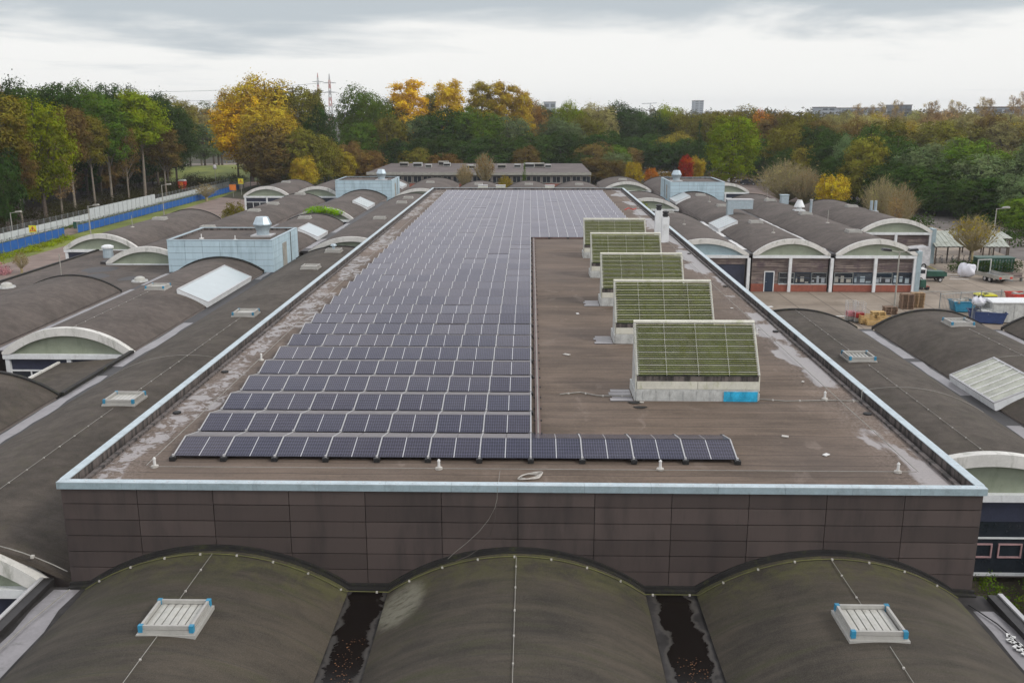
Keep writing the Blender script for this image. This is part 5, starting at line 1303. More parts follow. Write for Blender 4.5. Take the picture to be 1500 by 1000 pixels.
def bike(X, Y, rz, label):
    t = thing('bicycle', (X, Y, 0), label, 'bicycle', 'bicycles in the shelter'); T = lambda b: xform(b, X, Y, rz)
    for x in (-.52, .52):
        b = MB().tube([(x+.33*math.cos(a*.524), 0, .34+.33*math.sin(a*.524)) for a in range(13)], .022, 5); T(b).build('wheel', 'black_rubber', t)
    b = MB().tube([(-.52, 0, .34), (-.15, 0, .35), (.4, 0, .85), (-.3, 0, .82), (-.15, 0, .35)], .02, 5).tube([(-.3, 0, .82), (-.52, 0, .34)], .018, 5).tube([(.4, 0, .85), (.52, 0, .34)], .02, 5); T(b).build('frame', 'car_silver', t)
    T(MB().cbox((-.33, 0, .95), .26, .14, .06)).build('saddle', 'black_plastic', t); T(MB().tube([(.36, -.28, 1.03), (.4, 0, 1.0), (.36, .28, 1.03)], .018, 5)).build('handlebar', 'black_plastic', t)
for k in range(11): bike(XS+.9+k*.72, YS+1.8, 1.3+.15*math.sin(k*2.1), 'parked bicycle in the long shelter, %s from the left' % ordw(k+1))
X, Y = P(1468, 402); t2 = thing('green_container', (X, Y, 0), 'dark green container behind the flatbed trailer', 'container'); 
X, Y = P(1452, 398); MB().box(X-2.0, X+2.4, Y-.5, Y+1.2, .1, 1.7).build('body', 'green_paint', t2); MB().box(X-2.1, X+2.5, Y-.6, Y+1.3, 1.7, 1.8).build('lid', 'green_paint', t2)
b = MB()
for k in range(12): b.box(X-1.9+k*.36, X-1.84+k*.36, Y-.53, Y-.501, .2, 1.6)
b.build('rib', 'fence_steel', t2)
X, Y = P(1484, 412); t2 = thing('park_bench', (X, Y, 0), 'dark bench at the right edge of the yard', 'bench'); MB().box(X-1.1, X+1.1, Y-.25, Y+.25, .42, .48).build('seat', 'timber', t2); MB().box(X-1.1, X+1.1, Y+.25, Y+.30, .5, .95).build('backrest', 'timber', t2)
for s in (-.9, .9): MB().box(X+s-.05, X+s+.05, Y-.2, Y+.28, .02, .42).build('leg', 'fence_steel', t2)
X, Y = P(1337, 424); t2 = thing('sack_barrow', (X, Y, 0), 'small green and red machine at the foot of the hall corner', 'machine'); X += 1.0
MB().prism([(X-.35, .25), (X+.3, .25), (X+.25, 1.1), (X-.3, 1.1)], 'y', Y-.3, Y+.3).build('body', 'green_paint', t2); MB().box(X+.3, X+.7, Y-.3, Y+.3, .2, .4).build('tray', 'brick_red', t2)
for s in (-.2, .5): MB().tube([(X+s, Y-.34, .2), (X+s, Y+.34, .2)], .18, 10).build('wheel', 'black_rubber', t2)
# kerb along the yard
b = MB(); 
X0, Y0 = P(1345, 428); b.box(X0, X0+24, Y0-.1, Y0+.1, .0, .12); tag(b.build('kerb', 'concrete_kerb'), kind='structure')
# near-right courtyard shrub bed and near-left court
# ------------------------------------------------------------------ vegetation
def crown_mesh(name, lobes, ncl, per, leaf, seed, clr=.55, flat=.75, up=.35, shell=(.72, 1.0)):
    if clr >= .5: per = int(per*1.45)
    g = np.random.default_rng(seed)
    lob = np.array(lobes, float); wts = (lob[:, 3]*lob[:, 4]+lob[:, 3]*lob[:, 5]); wts /= wts.sum()
    idx = g.choice(len(lob), ncl*2, p=wts)
    d = g.normal(size=(ncl*2, 3)); d /= np.linalg.norm(d, axis=1)[:, None]
    rr = g.uniform(shell[0], shell[1], ncl*2)[:, None]
    c = lob[idx, :3]+d*rr*lob[idx, 3:]
    keep = np.ones(len(c), bool)
    for L in lob:
        q = np.linalg.norm((c-L[:3])/L[3:], axis=1); keep &= q > .62
    c = c[keep][:ncl]; dd = d[keep][:ncl]; n = len(c)
    cr = clr*g.choice([.6, .85, 1.1, 1.4], n)*g.uniform(.85, 1.15, n)
    o = g.normal(size=(n, per, 3))*cr[:, None, None]*np.array([.6, .6, .6*flat])
    ctr = (c[:, None, :]+o).reshape(-1, 3)
    nm = np.repeat(dd, per, 0)*1.1+g.normal(size=(n*per, 3))*.42+np.array([0, 0, up]); nm /= np.linalg.norm(nm, axis=1)[:, None]
    t1 = np.cross(nm, g.normal(size=nm.shape)); t1 /= np.linalg.norm(t1, axis=1)[:, None]; t2 = np.cross(nm, t1)
    s = leaf*.86*g.uniform(.6, 1.2, n*per)[:, None]
    v = np.stack([ctr-t1*s, ctr-t2*s*.6, ctr+t1*s, ctr+t2*s*.6], 1).reshape(-1, 3)
    return quads(name, v, 'foliage')
def quads(name, v, mat):
    me = bpy.data.meshes.new(name); nf = len(v)//4
    me.vertices.add(len(v)); me.vertices.foreach_set('co', v.astype(np.float32).ravel())
    me.loops.add(nf*4); me.loops.foreach_set('vertex_index', np.arange(nf*4, dtype=np.int32))
    me.polygons.add(nf); me.polygons.foreach_set('loop_start', np.arange(0, nf*4, 4, dtype=np.int32)); me.polygons.foreach_set('loop_total', np.full(nf, 4, np.int32))
    me.materials.append(M[mat]); me.update(calc_edges=True); me.validate(); return me
def trunk_mesh(name, h, r0, lobes, seed, mat, fork=None, extra=0, lean=.3):
    r = random.Random(seed); b = MB(); lx, ly = r.uniform(-lean, lean), r.uniform(-lean, lean)
    n = 7; pts = [(lx*math.sin(i/n*2), ly*math.sin(i/n*1.7), h*i/n) for i in range(n+1)]
    b.tube(pts, r0, 8, r0*.25)
    for L in lobes:
        z0 = max(h*.18, min(h*.8, L[2]-1.2*math.hypot(L[0], L[1])-L[5]*.6)); k = z0/h
        st = Vector((lx*math.sin(k*2), ly*math.sin(k*1.7), z0)); en = Vector((L[0], L[1], L[2]+L[5]*.4))
        mid = (st+en)/2+Vector((r.uniform(-.3, .3), r.uniform(-.3, .3), .4))
        b.tube([st, mid, en], r0*.38, 6, .03)
        for e in range(extra):
            a = Vector(L[:3])+Vector((r.gauss(0, .5)*L[3], r.gauss(0, .5)*L[4], r.uniform(-.2, .9)*L[5])); q = st+(en-st)*r.uniform(.2, .8); b.tube([q, (q+a)/2+Vector((0, 0, .2)), a], r0*.12, 4, .015)
    me = b.build(name, mat).data
    ob = [o for o in bpy.data.objects if o.data == me][0]; bpy.data.objects.remove(ob); return me
def lobes_round(h, w, z0, n, seed, rl=(.26, .40), top=1.0):
    r = random.Random(seed); out = []; zc = (z0+h)/2; hz = (h-z0)/2
    out.append((0, 0, zc, w*.30, w*.30, hz*.62))
    k = 0
    while len(out) < n:
        a = k*2.399+r.uniform(-.3, .3); v = -0.85+1.75*((k+.5)/(n-1)); k += 1
        v = min(v, .92); rad = math.sqrt(max(0, 1-v*v))
        s = r.uniform(*rl)*w*.5
        R_ = (w/2-s*.8)*rad*(r.uniform(.75, 1.05)); z = zc+v*(hz-s*.75)
        out.append((R_*math.cos(a), R_*math.sin(a), z, s, s*r.uniform(.8, 1.15), s*r.uniform(.6, 1.1)))
    return out
SP = {}
def species(name, h, w, z0, nl, seed, ncl, per, leaf, clr, bark='bark', r0=.32, rl=(.34, .5), extra=2, **kw):
    lb = lobes_round(h, w, z0, nl, seed, rl); SP.setdefault(name, []).append((crown_mesh('crown_'+name, lb, ncl, per, leaf, seed, clr, **kw), trunk_mesh('trunk_'+name, h*.93, r0, lb, seed, bark, extra=extra), h, w))
species('broad', 20, 13, 4, 17, 1, 950, 12, .27, .75)
species('broad', 20, 12, 3, 19, 2, 950, 12, .26, .7)
species('broad', 20, 14, 5, 15, 3, 950, 12, .27, .8)
species('tall', 24, 9, 10, 13, 4, 720, 12, .26, .7, 'bark_pale', .26)
species('tall', 24, 10, 8, 14, 5, 720, 12, .26, .7, 'bark_pale', .26)
species('poplar', 26, 9, 6, 20, 6, 1050, 12, .25, .7, 'bark_pale', .3, (.26, .4), shell=(.5, 1.05))
species('poplar', 26, 8, 5, 20, 7, 1050, 12, .25, .65, 'bark_pale', .3, (.26, .4), shell=(.5, 1.05))
species('dense', 16, 12, .6, 22, 8, 1100, 12, .26, .65)
species('dense', 16, 11, .5, 22, 9, 1100, 12, .26, .65)
species('dense', 16, 13, .8, 20, 10, 1100, 12, .27, .7)
species('sparse', 22, 8, 6, 16, 11, 420, 7, .20, .7, 'bark_pale', .22, (.28, .42), 6, shell=(.35, 1.05))
species('sparse', 22, 7, 4, 16, 12, 420, 7, .20, .7, 'bark_pale', .22, (.28, .42), 6, shell=(.35, 1.05))
species('shrub', 4, 4.5, .1, 14, 13, 560, 9, .12, .28, 'twig', .07)
# conifer
def conifer(seed):
    lb = [(0, 0, z, max(.5, (18-z)*.19), max(.5, (18-z)*.19), 1.5) for z in np.arange(2, 18, 1.3)]
    SP.setdefault('conifer', []).append((crown_mesh('crown_conifer', lb, 700, 10, .2, seed, .45, shell=(.6, 1.15)), trunk_mesh('trunk_conifer', 17.5, .25, [], seed, 'bark'), 18.5, 6.5))
conifer(20)
# bare twiggy bush / pollard tree: upward fans of twigs with a few leaves
def twiggy(name, h, w, trunk, n, seed, leaves=300, mat='twig', rt=.014):
    r = random.Random(seed); b = MB(); tips = []
    if trunk > 0: b.tube([(0, 0, 0), (.05, 0, trunk*.5), (0, 0, trunk)], .2, 8, .15)
    for k in range(n):
        a = r.uniform(0, 6.28); sp = r.uniform(0, 1)**.6*w/2; z = trunk
        hh = trunk+(h-trunk)*(1-.45*(sp/(w/2))**2)*r.uniform(.75, 1.03)
        e = Vector((sp*math.cos(a), sp*math.sin(a), hh)); s = Vector((e.x*.12, e.y*.12, z)); m = s+(e-s)*.5+Vector((e.x*.14, e.y*.14, .0))
        b.tube([s, m, e], rt*2.2, 4, rt*.6); tips.append((m, e))
        for q in range(5):
            p = m+(e-m)*r.uniform(-.4, .8); e2 = p+Vector((r.gauss(0, .12)*w, r.gauss(0, .12)*w, r.uniform(.10, .25)*(h-trunk))); b.tube([p, (p+e2)/2+Vector((0, 0, -.04)), e2], rt, 3, rt*.5); tips.append((p, e2))
    tm = b.build('trunk_'+name, mat); me = tm.data; bpy.data.objects.remove(tm)
    g = np.random.default_rng(seed); V = []
    for k in range(leaves):
        p, e = tips[r.randrange(len(tips))]; c = p+(e-p)*r.uniform(.3, 1.0); c = np.array(c)
        d1 = g.normal(size=3)*.09; d2 = g.normal(size=3)*.07; V += [c-d1, c-d2, c+d1, c+d2]
    SP.setdefault(name, []).append((quads('crown_'+name, np.array(V), 'foliage'), me, h, w))
twiggy('twigbush', 7, 11, 0.3, 230, 31, 1300, rt=.018)
twiggy('pollard', 6.5, 7, 2.4, 170, 32, 900, rt=.018)
twiggy('baresmall', 3.5, 3, .8, 60, 33, 120, rt=.012)
PLANTS = []
def plant(kind, px, ytop, Y, wpx, c, desc, group, name='tree', base=0.0, cat='tree', var=None, wide=None, X=None):
    PLANTS.append(dict(kind=kind, px=px, ytop=ytop, Y=Y, w=wpx, c=c, desc=desc, group=group, name=name, base=base, cat=cat, var=var, X=X))
C_ = dict(dgreen=(.042, .074, .012), green=(.095, .150, .014), ygreen=(.22, .26, .008), olive=(.175, .152, .020), brown=(.175, .115, .032), yellow=(.56, .37, .020), gold=(.58, .33, .010), orange=(.50, .17, .015), red=(.42, .045, .015), paleolive=(.30, .265, .095), greygreen=(.125, .165, .066), tan=(.34, .24, .105), rust=(.22, .13, .035), lime=(.24, .38, .01), ochre=(.38, .27, .022))
CN = dict(dgreen='dark green', green='mid green', ygreen='yellow-green', olive='olive green', brown='brownish', yellow='yellow', gold='golden orange', orange='orange', red='red', paleolive='pale olive', greygreen='grey-green', tan='tan brown', rust='rust brown', lime='bright green', ochre='ochre')
KD = dict(broad='broad-crowned tree', tall='tall tree with bare trunk', poplar='upright poplar', dense='bushy tree', sparse='thin sparse tree', conifer='dark conifer', shrub='shrub', twigbush='twiggy bush', pollard='bare pollard', baresmall='small bare tree')
def T_(kind, px, ytop, Y, wpx, c, group, **kw):
    plant(kind, px, ytop, Y, wpx, C_[c], CN[c]+' '+KD[kind], group, **kw)
GL = 'trees of the left wood'; GC = 'trees of the central wood'; GR = 'trees of the right wood'; GF = 'trees on the far horizon line'
# left wood, front rank then back ranks
for a in (('broad', 66, 134, 163, 105, 'ygreen'), ('tall', 8, 128, 152, 90, 'olive'), ('tall', 110, 150, 178, 70, 'brown'), ('tall', 165, 128, 196, 78, 'green'), ('tall', 214, 127, 206, 85, 'ygreen'), ('tall', 245, 175, 214, 60, 'brown'),
          ('tall', 30, 190, 156, 60, 'rust'), ('sparse', 190, 180, 198, 50, 'brown'), ('tall', 140, 165, 186, 60, 'olive'), ('dense', 8, 200, 151, 60, 'dgreen'), ('sparse', 90, 190, 168, 50, 'tan'), ('tall', -30, 120, 150, 90, 'dgreen'),
          ('broad', 25, 112, 185, 100, 'dgreen'), ('broad', 95, 112, 200, 100, 'dgreen'), ('broad', 130, 118, 215, 85, 'green'), ('broad', 170, 113, 232, 60, 'dgreen'), ('broad', 192, 126, 235, 80, 'dgreen'), ('broad', 235, 134, 240, 80, 'dgreen'), ('broad', 262, 148, 250, 60, 'dgreen'),
          ('broad', -20, 112, 190, 100, 'olive'), ('broad', 60, 118, 215, 90, 'green'), ('tall', 5, 110, 205, 50, 'tan'), ('broad', 150, 135, 222, 80, 'dgreen'), ('broad', 215, 150, 232, 80, 'dgreen'), ('broad', 250, 165, 246, 70, 'dgreen')): T_(*a, GL)
r = random.Random(12)
for k in range(22): T_('dense', -40+k*12.5+r.uniform(-4, 4), r.uniform(205, 238), 172+k*3.6+r.uniform(0, 12), r.uniform(60, 90), r.choice(('dgreen', 'dgreen', 'brown', 'dgreen', 'olive')), 'understorey of the left wood', name='understorey_tree')
for k in range(12): T_('broad', -60+k*29, r.uniform(128, 150), 250+k*5+r.uniform(0, 20), 90, r.choice(('dgreen', 'olive', 'dgreen')), 'rear ranks of the left wood')
# gap: pale sparse trees behind
for a in (('sparse', 284, 140, 330, 50, 'paleolive'), ('poplar', 300, 152, 340, 40, 'paleolive'), ('sparse', 318, 142, 350, 50, 'greygreen'), ('broad', 272, 165, 310, 60, 'dgreen'), ('broad', 305, 178, 330, 60, 'greygreen'), ('broad', 330, 160, 345, 60, 'greygreen')): T_(*a, GC)
# central-left: golden trees
for a in (('broad', 372, 133, 262, 120, 'gold'), ('broad', 325, 160, 345, 66, 'gold'), ('broad', 400, 150, 240, 100, 'ochre'), ('broad', 395, 108, 262, 110, 'ochre'), ('broad', 440, 118, 266, 95, 'olive'), ('broad', 352, 118, 270, 60, 'ochre'), ('dense', 405, 175, 234, 110, 'brown'), ('dense', 452, 185, 234, 90, 'olive'), ('dense', 448, 225, 226, 44, 'ochre'), ('dense', 400, 215, 236, 60, 'brown'),
          ('poplar', 468, 124, 290, 34, 'olive'), ('broad', 470, 150, 262, 60, 'dgreen'), ('dense', 478, 200, 245, 60, 'olive'), ('dense', 500, 215, 250, 50, 'ochre'), ('dense', 515, 205, 262, 45, 'rust')): T_(*a, GC)
# centre behind the low building
for a in (('broad', 540, 124, 285, 85, 'green'), ('poplar', 600, 110, 300, 62, 'yellow'), ('poplar', 660, 110, 302, 55, 'yellow'), ('poplar', 706, 113, 305, 50, 'ochre'), ('poplar', 738, 113, 306, 52, 'ochre'), ('poplar', 765, 124, 306, 36, 'ochre'), ('poplar', 635, 128, 310, 34, 'olive'), ('broad', 580, 140, 300, 60, 'olive'),
          ('broad', 655, 158, 282, 105, 'dgreen'), ('broad', 700, 156, 283, 90, 'green'), ('broad', 615, 165, 285, 70, 'greygreen'), ('broad', 570, 168, 278, 70, 'olive'), ('broad', 530, 175, 274, 70, 'green'), ('broad', 745, 165, 290, 80, 'greygreen'), ('broad', 790, 150, 330, 85, 'greygreen'), ('broad', 775, 146, 320, 60, 'rust'), ('broad', 828, 147, 322, 60, 'ygreen'), ('broad', 822, 170, 295, 70, 'greygreen'), ('broad', 855, 165, 300, 60, 'olive'), ('broad', 872, 150, 340, 75, 'paleolive'), ('broad', 905, 148, 350, 80, 'dgreen'),
          ('dense', 590, 200, 266, 70, 'dgreen'), ('dense', 545, 218, 262, 60, 'rust'), ('dense', 640, 195, 268, 90, 'dgreen'), ('dense', 690, 200, 270, 80, 'dgreen'), ('dense', 735, 195, 270, 90, 'dgreen'), ('dense', 780, 190, 272, 80, 'dgreen'), ('dense', 825, 190, 274, 75, 'dgreen'), ('dense', 770, 212, 262, 50, 'brown'), ('dense', 868, 205, 268, 70, 'brown'), ('dense', 895, 210, 270, 60, 'green'), ('dense', 880, 190, 285, 80, 'dgreen'), ('dense', 610, 215, 262, 60, 'olive'), ('dense', 870, 228, 258, 60, 'brown'), ('dense', 900, 222, 262, 56, 'greygreen'), ('dense', 848, 222, 262, 50, 'dgreen'), ('dense', 650, 222, 262, 60, 'rust'), ('dense', 715, 222, 262, 70, 'dgreen')): T_(*a, GC)
# right centre
for a in (('broad', 930, 158, 350, 60, 'greygreen'), ('broad', 955, 165, 330, 60, 'dgreen'), ('broad', 975, 152, 345, 55, 'ygreen'), ('broad', 1000, 160, 330, 60, 'olive'), ('conifer', 1020, 172, 275, 26, 'dgreen'), ('broad', 1045, 158, 320, 80, 'olive'), ('broad', 1085, 155, 310, 90, 'olive'), ('broad', 1112, 160, 300, 40, 'orange'), ('broad', 1070, 163, 222, 84, 'ygreen'), ('broad', 1130, 162, 290, 90, 'brown'), ('broad', 1165, 158, 280, 80, 'olive'), ('broad', 1150, 178, 250, 80, 'olive'), ('broad', 1190, 178, 245, 70, 'dgreen'),
          ('dense', 940, 195, 320, 70, 'dgreen'), ('dense', 985, 190, 310, 70, 'olive'), ('dense', 1005, 200, 300, 60, 'dgreen'), ('dense', 1105, 200, 262, 60, 'dgreen'), ('dense', 965, 205, 300, 60, 'dgreen'), ('dense', 1030, 205, 290, 60, 'dgreen'), ('dense', 920, 215, 300, 50, 'brown'),
          ('dense', 1150, 215, 245, 60, 'dgreen'), ('dense', 1180, 210, 240, 60, 'olive')): T_(*a, GR)
# right wood, nearer big masses
for a in (('dense', 1215, 188, 228, 75, 'dgreen'), ('dense', 1240, 195, 215, 60, 'greygreen'), ('dense', 1272, 178, 205, 70, 'dgreen'), ('dense', 1262, 195, 198, 70, 'olive'), ('dense', 1305, 195, 200, 80, 'dgreen'), ('dense', 1345, 212, 192, 90, 'greygreen'), ('dense', 1380, 200, 195, 90, 'greygreen'), ('dense', 1410, 198, 190, 90, 'green'), ('dense', 1440, 222, 178, 100, 'greygreen'), ('dense', 1480, 215, 182, 100, 'green'), ('dense', 1500, 250, 165, 90, 'greygreen'), ('dense', 1395, 235, 182, 100, 'dgreen'), ('dense', 1340, 240, 184, 90, 'dgreen'), ('dense', 1300, 235, 190, 80, 'dgreen'), ('dense', 1460, 255, 170, 100, 'dgreen'), ('dense', 1425, 262, 172, 80, 'dgreen'), ('dense', 1520, 205, 175, 100, 'greygreen'), ('dense', 1370, 262, 178, 80, 'dgreen'), ('dense', 1250, 235, 205, 70, 'dgreen'), ('dense', 1225, 225, 212, 60, 'dgreen'), ('dense', 1510, 285, 150, 90, 'green')): T_(*a, GR)
r = random.Random(44)
for k in range(15):
    px = 1175+k*24; T_('broad', px+r.uniform(-6, 6), r.uniform(168, 182)-k*.4, 262+r.uniform(-15, 25), r.uniform(60, 80), r.choice(('olive', 'olive', 'paleolive', 'ochre', 'brown')), 'olive tree belt across the right')
for k in range(16):
    px = 1210+k*20; T_('broad', px+r.uniform(-6, 6), r.uniform(160, 170), 330+r.uniform(-15, 25), r.uniform(48, 60), r.choice(('paleolive', 'tan', 'paleolive', 'ochre')), 'tan tree belt across the right')
for px, yt in ((1244, 146), (1262, 148), (1280, 144), (1302, 140), (1345, 143), (1353, 141), (1382, 140), (1390, 143), (1423, 135), (1432, 137), (1467, 133), (1480, 127), (1495, 125), (1508, 123)): T_('sparse', px, yt, 345, 22, 'tan', 'thin tall trees against the right sky')
# the planted things by the works
T_('twigbush', 1150, 234, 205, 96, 'paleolive', 'twiggy bushes behind the right vaults', name='twiggy_bush', cat='bush')
T_('twigbush', 1180, 245, 200, 60, 'tan', 'twiggy bushes behind the right vaults', name='twiggy_bush', cat='bush')
T_('shrub', 1218, 250, 190, 56, 'yellow', 'twiggy bushes behind the right vaults', name='yellow_bush', cat='bush')
T_('twigbush', 1290, 258, 165, 60, 'paleolive', 'twiggy bushes behind the right vaults', name='twiggy_bush', cat='bush')
T_('twigbush', 1320, 268, 160, 50, 'brown', 'twiggy bushes behind the right vaults', name='twiggy_bush', cat='bush')
T_('sparse', 1313, 286, 148, 24, 'tan', 'twiggy bushes behind the right vaults', name='young_tree')
X, Y = P(1421, 398); plant('pollard', 1421, 313, Y, 72, C_['ochre'], 'bare pollard tree with upward twigs beside the bicycle shelter', '', X=X)
X, Y = P(32, 400); plant('baresmall', 32, 368, Y, 30, C_['brown'], 'small bare tree on the path at the left edge', '', X=X)
X, Y = P(345, 310); plant('shrub', 343, 291, 145, 36, C_['olive'], 'brownish-green rounded shrub between left vaults', '', name='round_shrub', cat='shrub')
X, Y = P(300, 300); plant('baresmall', 303, 268, 205, 36, C_['tan'], 'small bare pinkish tree beside the blue fence', '')
T_('broad', 1003, 226, 235, 24, 'red', 'small autumn trees by the far car park', name='autumn_tree')
T_('broad', 1017, 228, 238, 28, 'ochre', 'small autumn trees by the far car park', name='autumn_tree')
T_('shrub', 952, 243, 240, 22, 'orange', 'small autumn trees by the far car park', name='autumn_tree')
T_('broad', 927, 234, 222, 28, 'ochre', 'small autumn trees by the far car park', name='autumn_tree')
T_('dense', 905, 232, 236, 34, 'brown', 'small autumn trees by the far car park', name='autumn_tree')
T_('pollard', 710, 222, 205, 28, 'rust', 'small trees before the low back building', name='bare_tree')
T_('pollard', 681, 238, 204, 22, 'tan', 'small trees before the low back building', name='bare_tree')
T_('conifer', 768, 236, 207, 14, 'green', 'small trees before the low back building', name='small_conifer')
T_('shrub', 740, 254, 208, 24, 'ochre', 'small trees before the low back building', name='low_shrub')
for k, px in enumerate((1428, 1442, 1372, 1390)):
    pass
def ground_w(px, Y): return PY(px, 300, Y)[0]
def finish_plants():
    rr = random.Random(77); protos = {}; counts = {}
    # ordinals per (group, desc)
    gd = {}
    for p in PLANTS: gd.setdefault((p['group'], p['desc']), []).append(p)
    for (g, d), L in gd.items():
        L.sort(key=lambda p: p['px'])
        for i, p in enumerate(L):
            if not g: p['label'] = d
            else:
                loc = {GL: 'left wood', GC: 'central wood', GR: 'right wood', 'twiggy bushes behind the right vaults': 'bushes behind right vaults', 'thin tall trees against the right sky': 'right skyline', 'small autumn trees by the far car park': 'far car park', 'small trees before the low back building': 'row before back building'}.get(g, g)
                if len(L) == 1: p['label'] = 'the only '+d+' in the '+loc
                else: p['label'] = d+', '+ordw(i+1)+' from left in the '+loc
    for p in PLANTS:
        vs = SP[p['kind']]; vi = rr.randrange(len(vs)) if p['var'] is None else p['var']
        cm, tm, h, w = vs[vi]
        X = PY(p['px'], 300, p['Y'])[0] if p['X'] is None else p['X']
        ztop = PY(p['px'], p['ytop'], p['Y'])[1]; hh = max(1.0, ztop-p['base'])
        zc = p['Y']*.97+3; ww = p['w']*zc/F
        sz = hh/h; sxy = ww/w
        # keep leaf size sensible: limit anisotropy
        sxy = max(sxy, sz*.42)
        t = thing(p['name'], (X, p['Y'], p['base']), p['label'][:], p['cat'], p['group'] or None)
        t.scale = (sxy, sxy, sz); t.rotation_euler[2] = rr.uniform(0, 6.28)
        tk = bpy.data.objects.new('trunk', tm); col.objects.link(tk); tk.parent = t
        cr = bpy.data.objects.new('crown', cm); col.objects.link(cr); cr.parent = t
        k = rr.uniform(.8, 1.22)*(1.3 if p['group'] == GR and p['kind'] == 'dense' else 1); c = p['c']; k *= .84 if p['group'] == GL else 1; cr.color = (c[0]*k*rr.uniform(.92, 1.08), c[1]*k, c[2]*k, 1)
finish_plants()
# courtyard planting & creeper
def leafy_mass(name, lobes, ncl, per, leaf, clr, c, label, cat, kind=None, seed=1, group=None):
    me = crown_mesh(name, lobes, ncl, per, leaf, seed, clr); o = bpy.data.objects.new(name, me); col.objects.link(o); o.color = (*c, 1)
    return tag(o, label, cat, group, kind)
leafy_mass('creeper', [(-31.5+i*.55, 133.6, 5.0+.5*math.sin(i*.35+.4), .5, .5, .4) for i in range(9)], 260, 8, .12, .22, C_['lime'], 'bright green creeper hanging over the far left arch', 'creeper', seed=5)
for k, (x, y, h, c) in enumerate(((17.2, 31.5, 2.2, 'green'), (18.6, 30.0, 1.5, 'olive'), (19.8, 32.0, 1.8, 'green'), (16.4, 29.4, 1.2, 'brown'), (21.2, 31.0, 1.6, 'green'), (17.6, 28.0, 1.1, 'olive'), (20.2, 28.6, 1.4, 'green'), (22.4, 29.0, 1.3, 'olive'))):
    t = thing('courtyard_shrub', (x, y, 0), ['tall leafy shrub against the dark windows of the near right courtyard', 'olive shrub second from the window corner in the right courtyard', 'full green shrub in the middle of the near right courtyard', 'low brown shrub by the parapet in the near right courtyard', 'green shrub farther right in the near right courtyard', 'low olive shrub nearest the parapet coping at right', 'green shrub at the right frame edge of the courtyard', 'olive shrub beyond the frame edge of the courtyard'][k], 'shrub', 'shrubs in the near right courtyard')
    lb = [(rnd.uniform(-.7, .7), rnd.uniform(-.7, .7), rnd.uniform(.3, 1)*h, .5, .5, .4) for _ in range(7)]
    me = crown_mesh('crown_courtyard', lb, 190, 9, .055, 60+k, .2); cr = bpy.data.objects.new('crown', me); col.objects.link(cr); cr.parent = t; cr.color = (*C_[c], 1)
    MB().tube([(0, 0, 0), (.05, .02, h*.5), (0, .05, h*.9)], .04, 5, .02).build('trunk', 'twig', t, local=True)
sheet('planting_bed', [(15, 20), (24, 20), (24, 34), (15, 34)], .02, 'soil')
leafy_mass('ground_cover', [(15+rnd.uniform(0, 8), 26+rnd.uniform(0, 7.5), .15, .6, .6, .2) for _ in range(40)], 700, 8, .05, .3, C_['green'], None, None, 'stuff', seed=8)
# shrub in right courtyard between R1b and R1c
leafy_mass('courtyard_bush', [(17.5, 147, 4.4, .9, .9, 1.0), (18.1, 147.3, 3.4, 1.1, 1.1, 1.3), (17.0, 147, 3.0, 1, 1, 1.6), (17.6, 147, 1.4, .9, .9, 1.4)], 240, 9, .13, .3, C_['ygreen'], 'bright bamboo-like bush before the far right arch', 'bush', seed=9)
# hedge by the shelter, verge growth
X, Y = P(1404, 402); leafy_mass('hedge', [(X+i*.7, Y+1.6, .8, .6, .6, .7) for i in range(12)], 380, 9, .11, .25, C_['dgreen'], 'clipped dark hedge between shelter and white bag', 'hedge', seed=10)
leafy_mass('verge_growth', [(-70.5+rnd.uniform(-1.6, 1.6), 100+i*1.4, .1, .9, .9, .45) for i in range(32)], 1400, 7, .13, .35, C_['ygreen'], None, None, 'stuff', seed=11)
leafy_mass('fence_weeds', [(-77.2+rnd.uniform(-.3, .3), 128+i*2.6, .05, .5, 1.1, .35) for i in range(42)], 1400, 7, .11, .3, C_['green'], None, None, 'stuff', seed=12)
leafy_mass('undergrowth', [(-81-rnd.uniform(0, 16), 120+i*1.9, .4, 2.4, 2.4, 1.5) for i in range(78)], 3600, 8, .22, .8, (.045, .042, .014), None, None, 'stuff', seed=13)
leafy_mass('undergrowth', [(rnd.uniform(60, 110), rnd.uniform(135, 230), .3, 3, 3, 1.5) for i in range(60)], 3200, 8, .24, .9, C_['dgreen'], None, None, 'stuff', seed=14)
leafy_mass('undergrowth', [(rnd.uniform(-66, 66), rnd.uniform(256, 275), .3, 3, 3, 2.2) for i in range(80)], 3000, 8, .26, .9, C_['brown'], None, None, 'stuff', seed=15)
leafy_mass('flower_clump', [(*P(4, 400), .7, .7, .7, .7), (P(8, 402)[0], P(8, 402)[1], .4, .8, .8, .5)], 90, 8, .12, .3, (.45, .22, .24), 'clump of pink flowers at the left edge by the path', 'flowers', seed=16)
# distant woods: continuous masses
def far_wood(y0, y1, x0, x1, hmin, hmax, n, c, seed, leaf):
    r = random.Random(seed); lb = []
    for k in range(n):
        y = r.uniform(y0, y1); x = r.uniform(x0, x1); h = r.uniform(hmin, hmax); w = r.uniform(.35, .6)*h
        lb.append((x, y, h*.55, w, w, h*.46))
    leafy_mass('distant_wood', lb, n*34, 6, leaf, 1.6, c, None, None, 'stuff', seed)
far_wood(400, 520, -330, 420, 15, 21, 190, (.085, .085, .035), 71, .8)
far_wood(560, 800, -480, 600, 15, 21, 240, (.10, .095, .055), 72, 1.1)
far_wood(950, 1500, -900, 1100, 14, 21, 300, (.10, .10, .07), 73, 1.7)
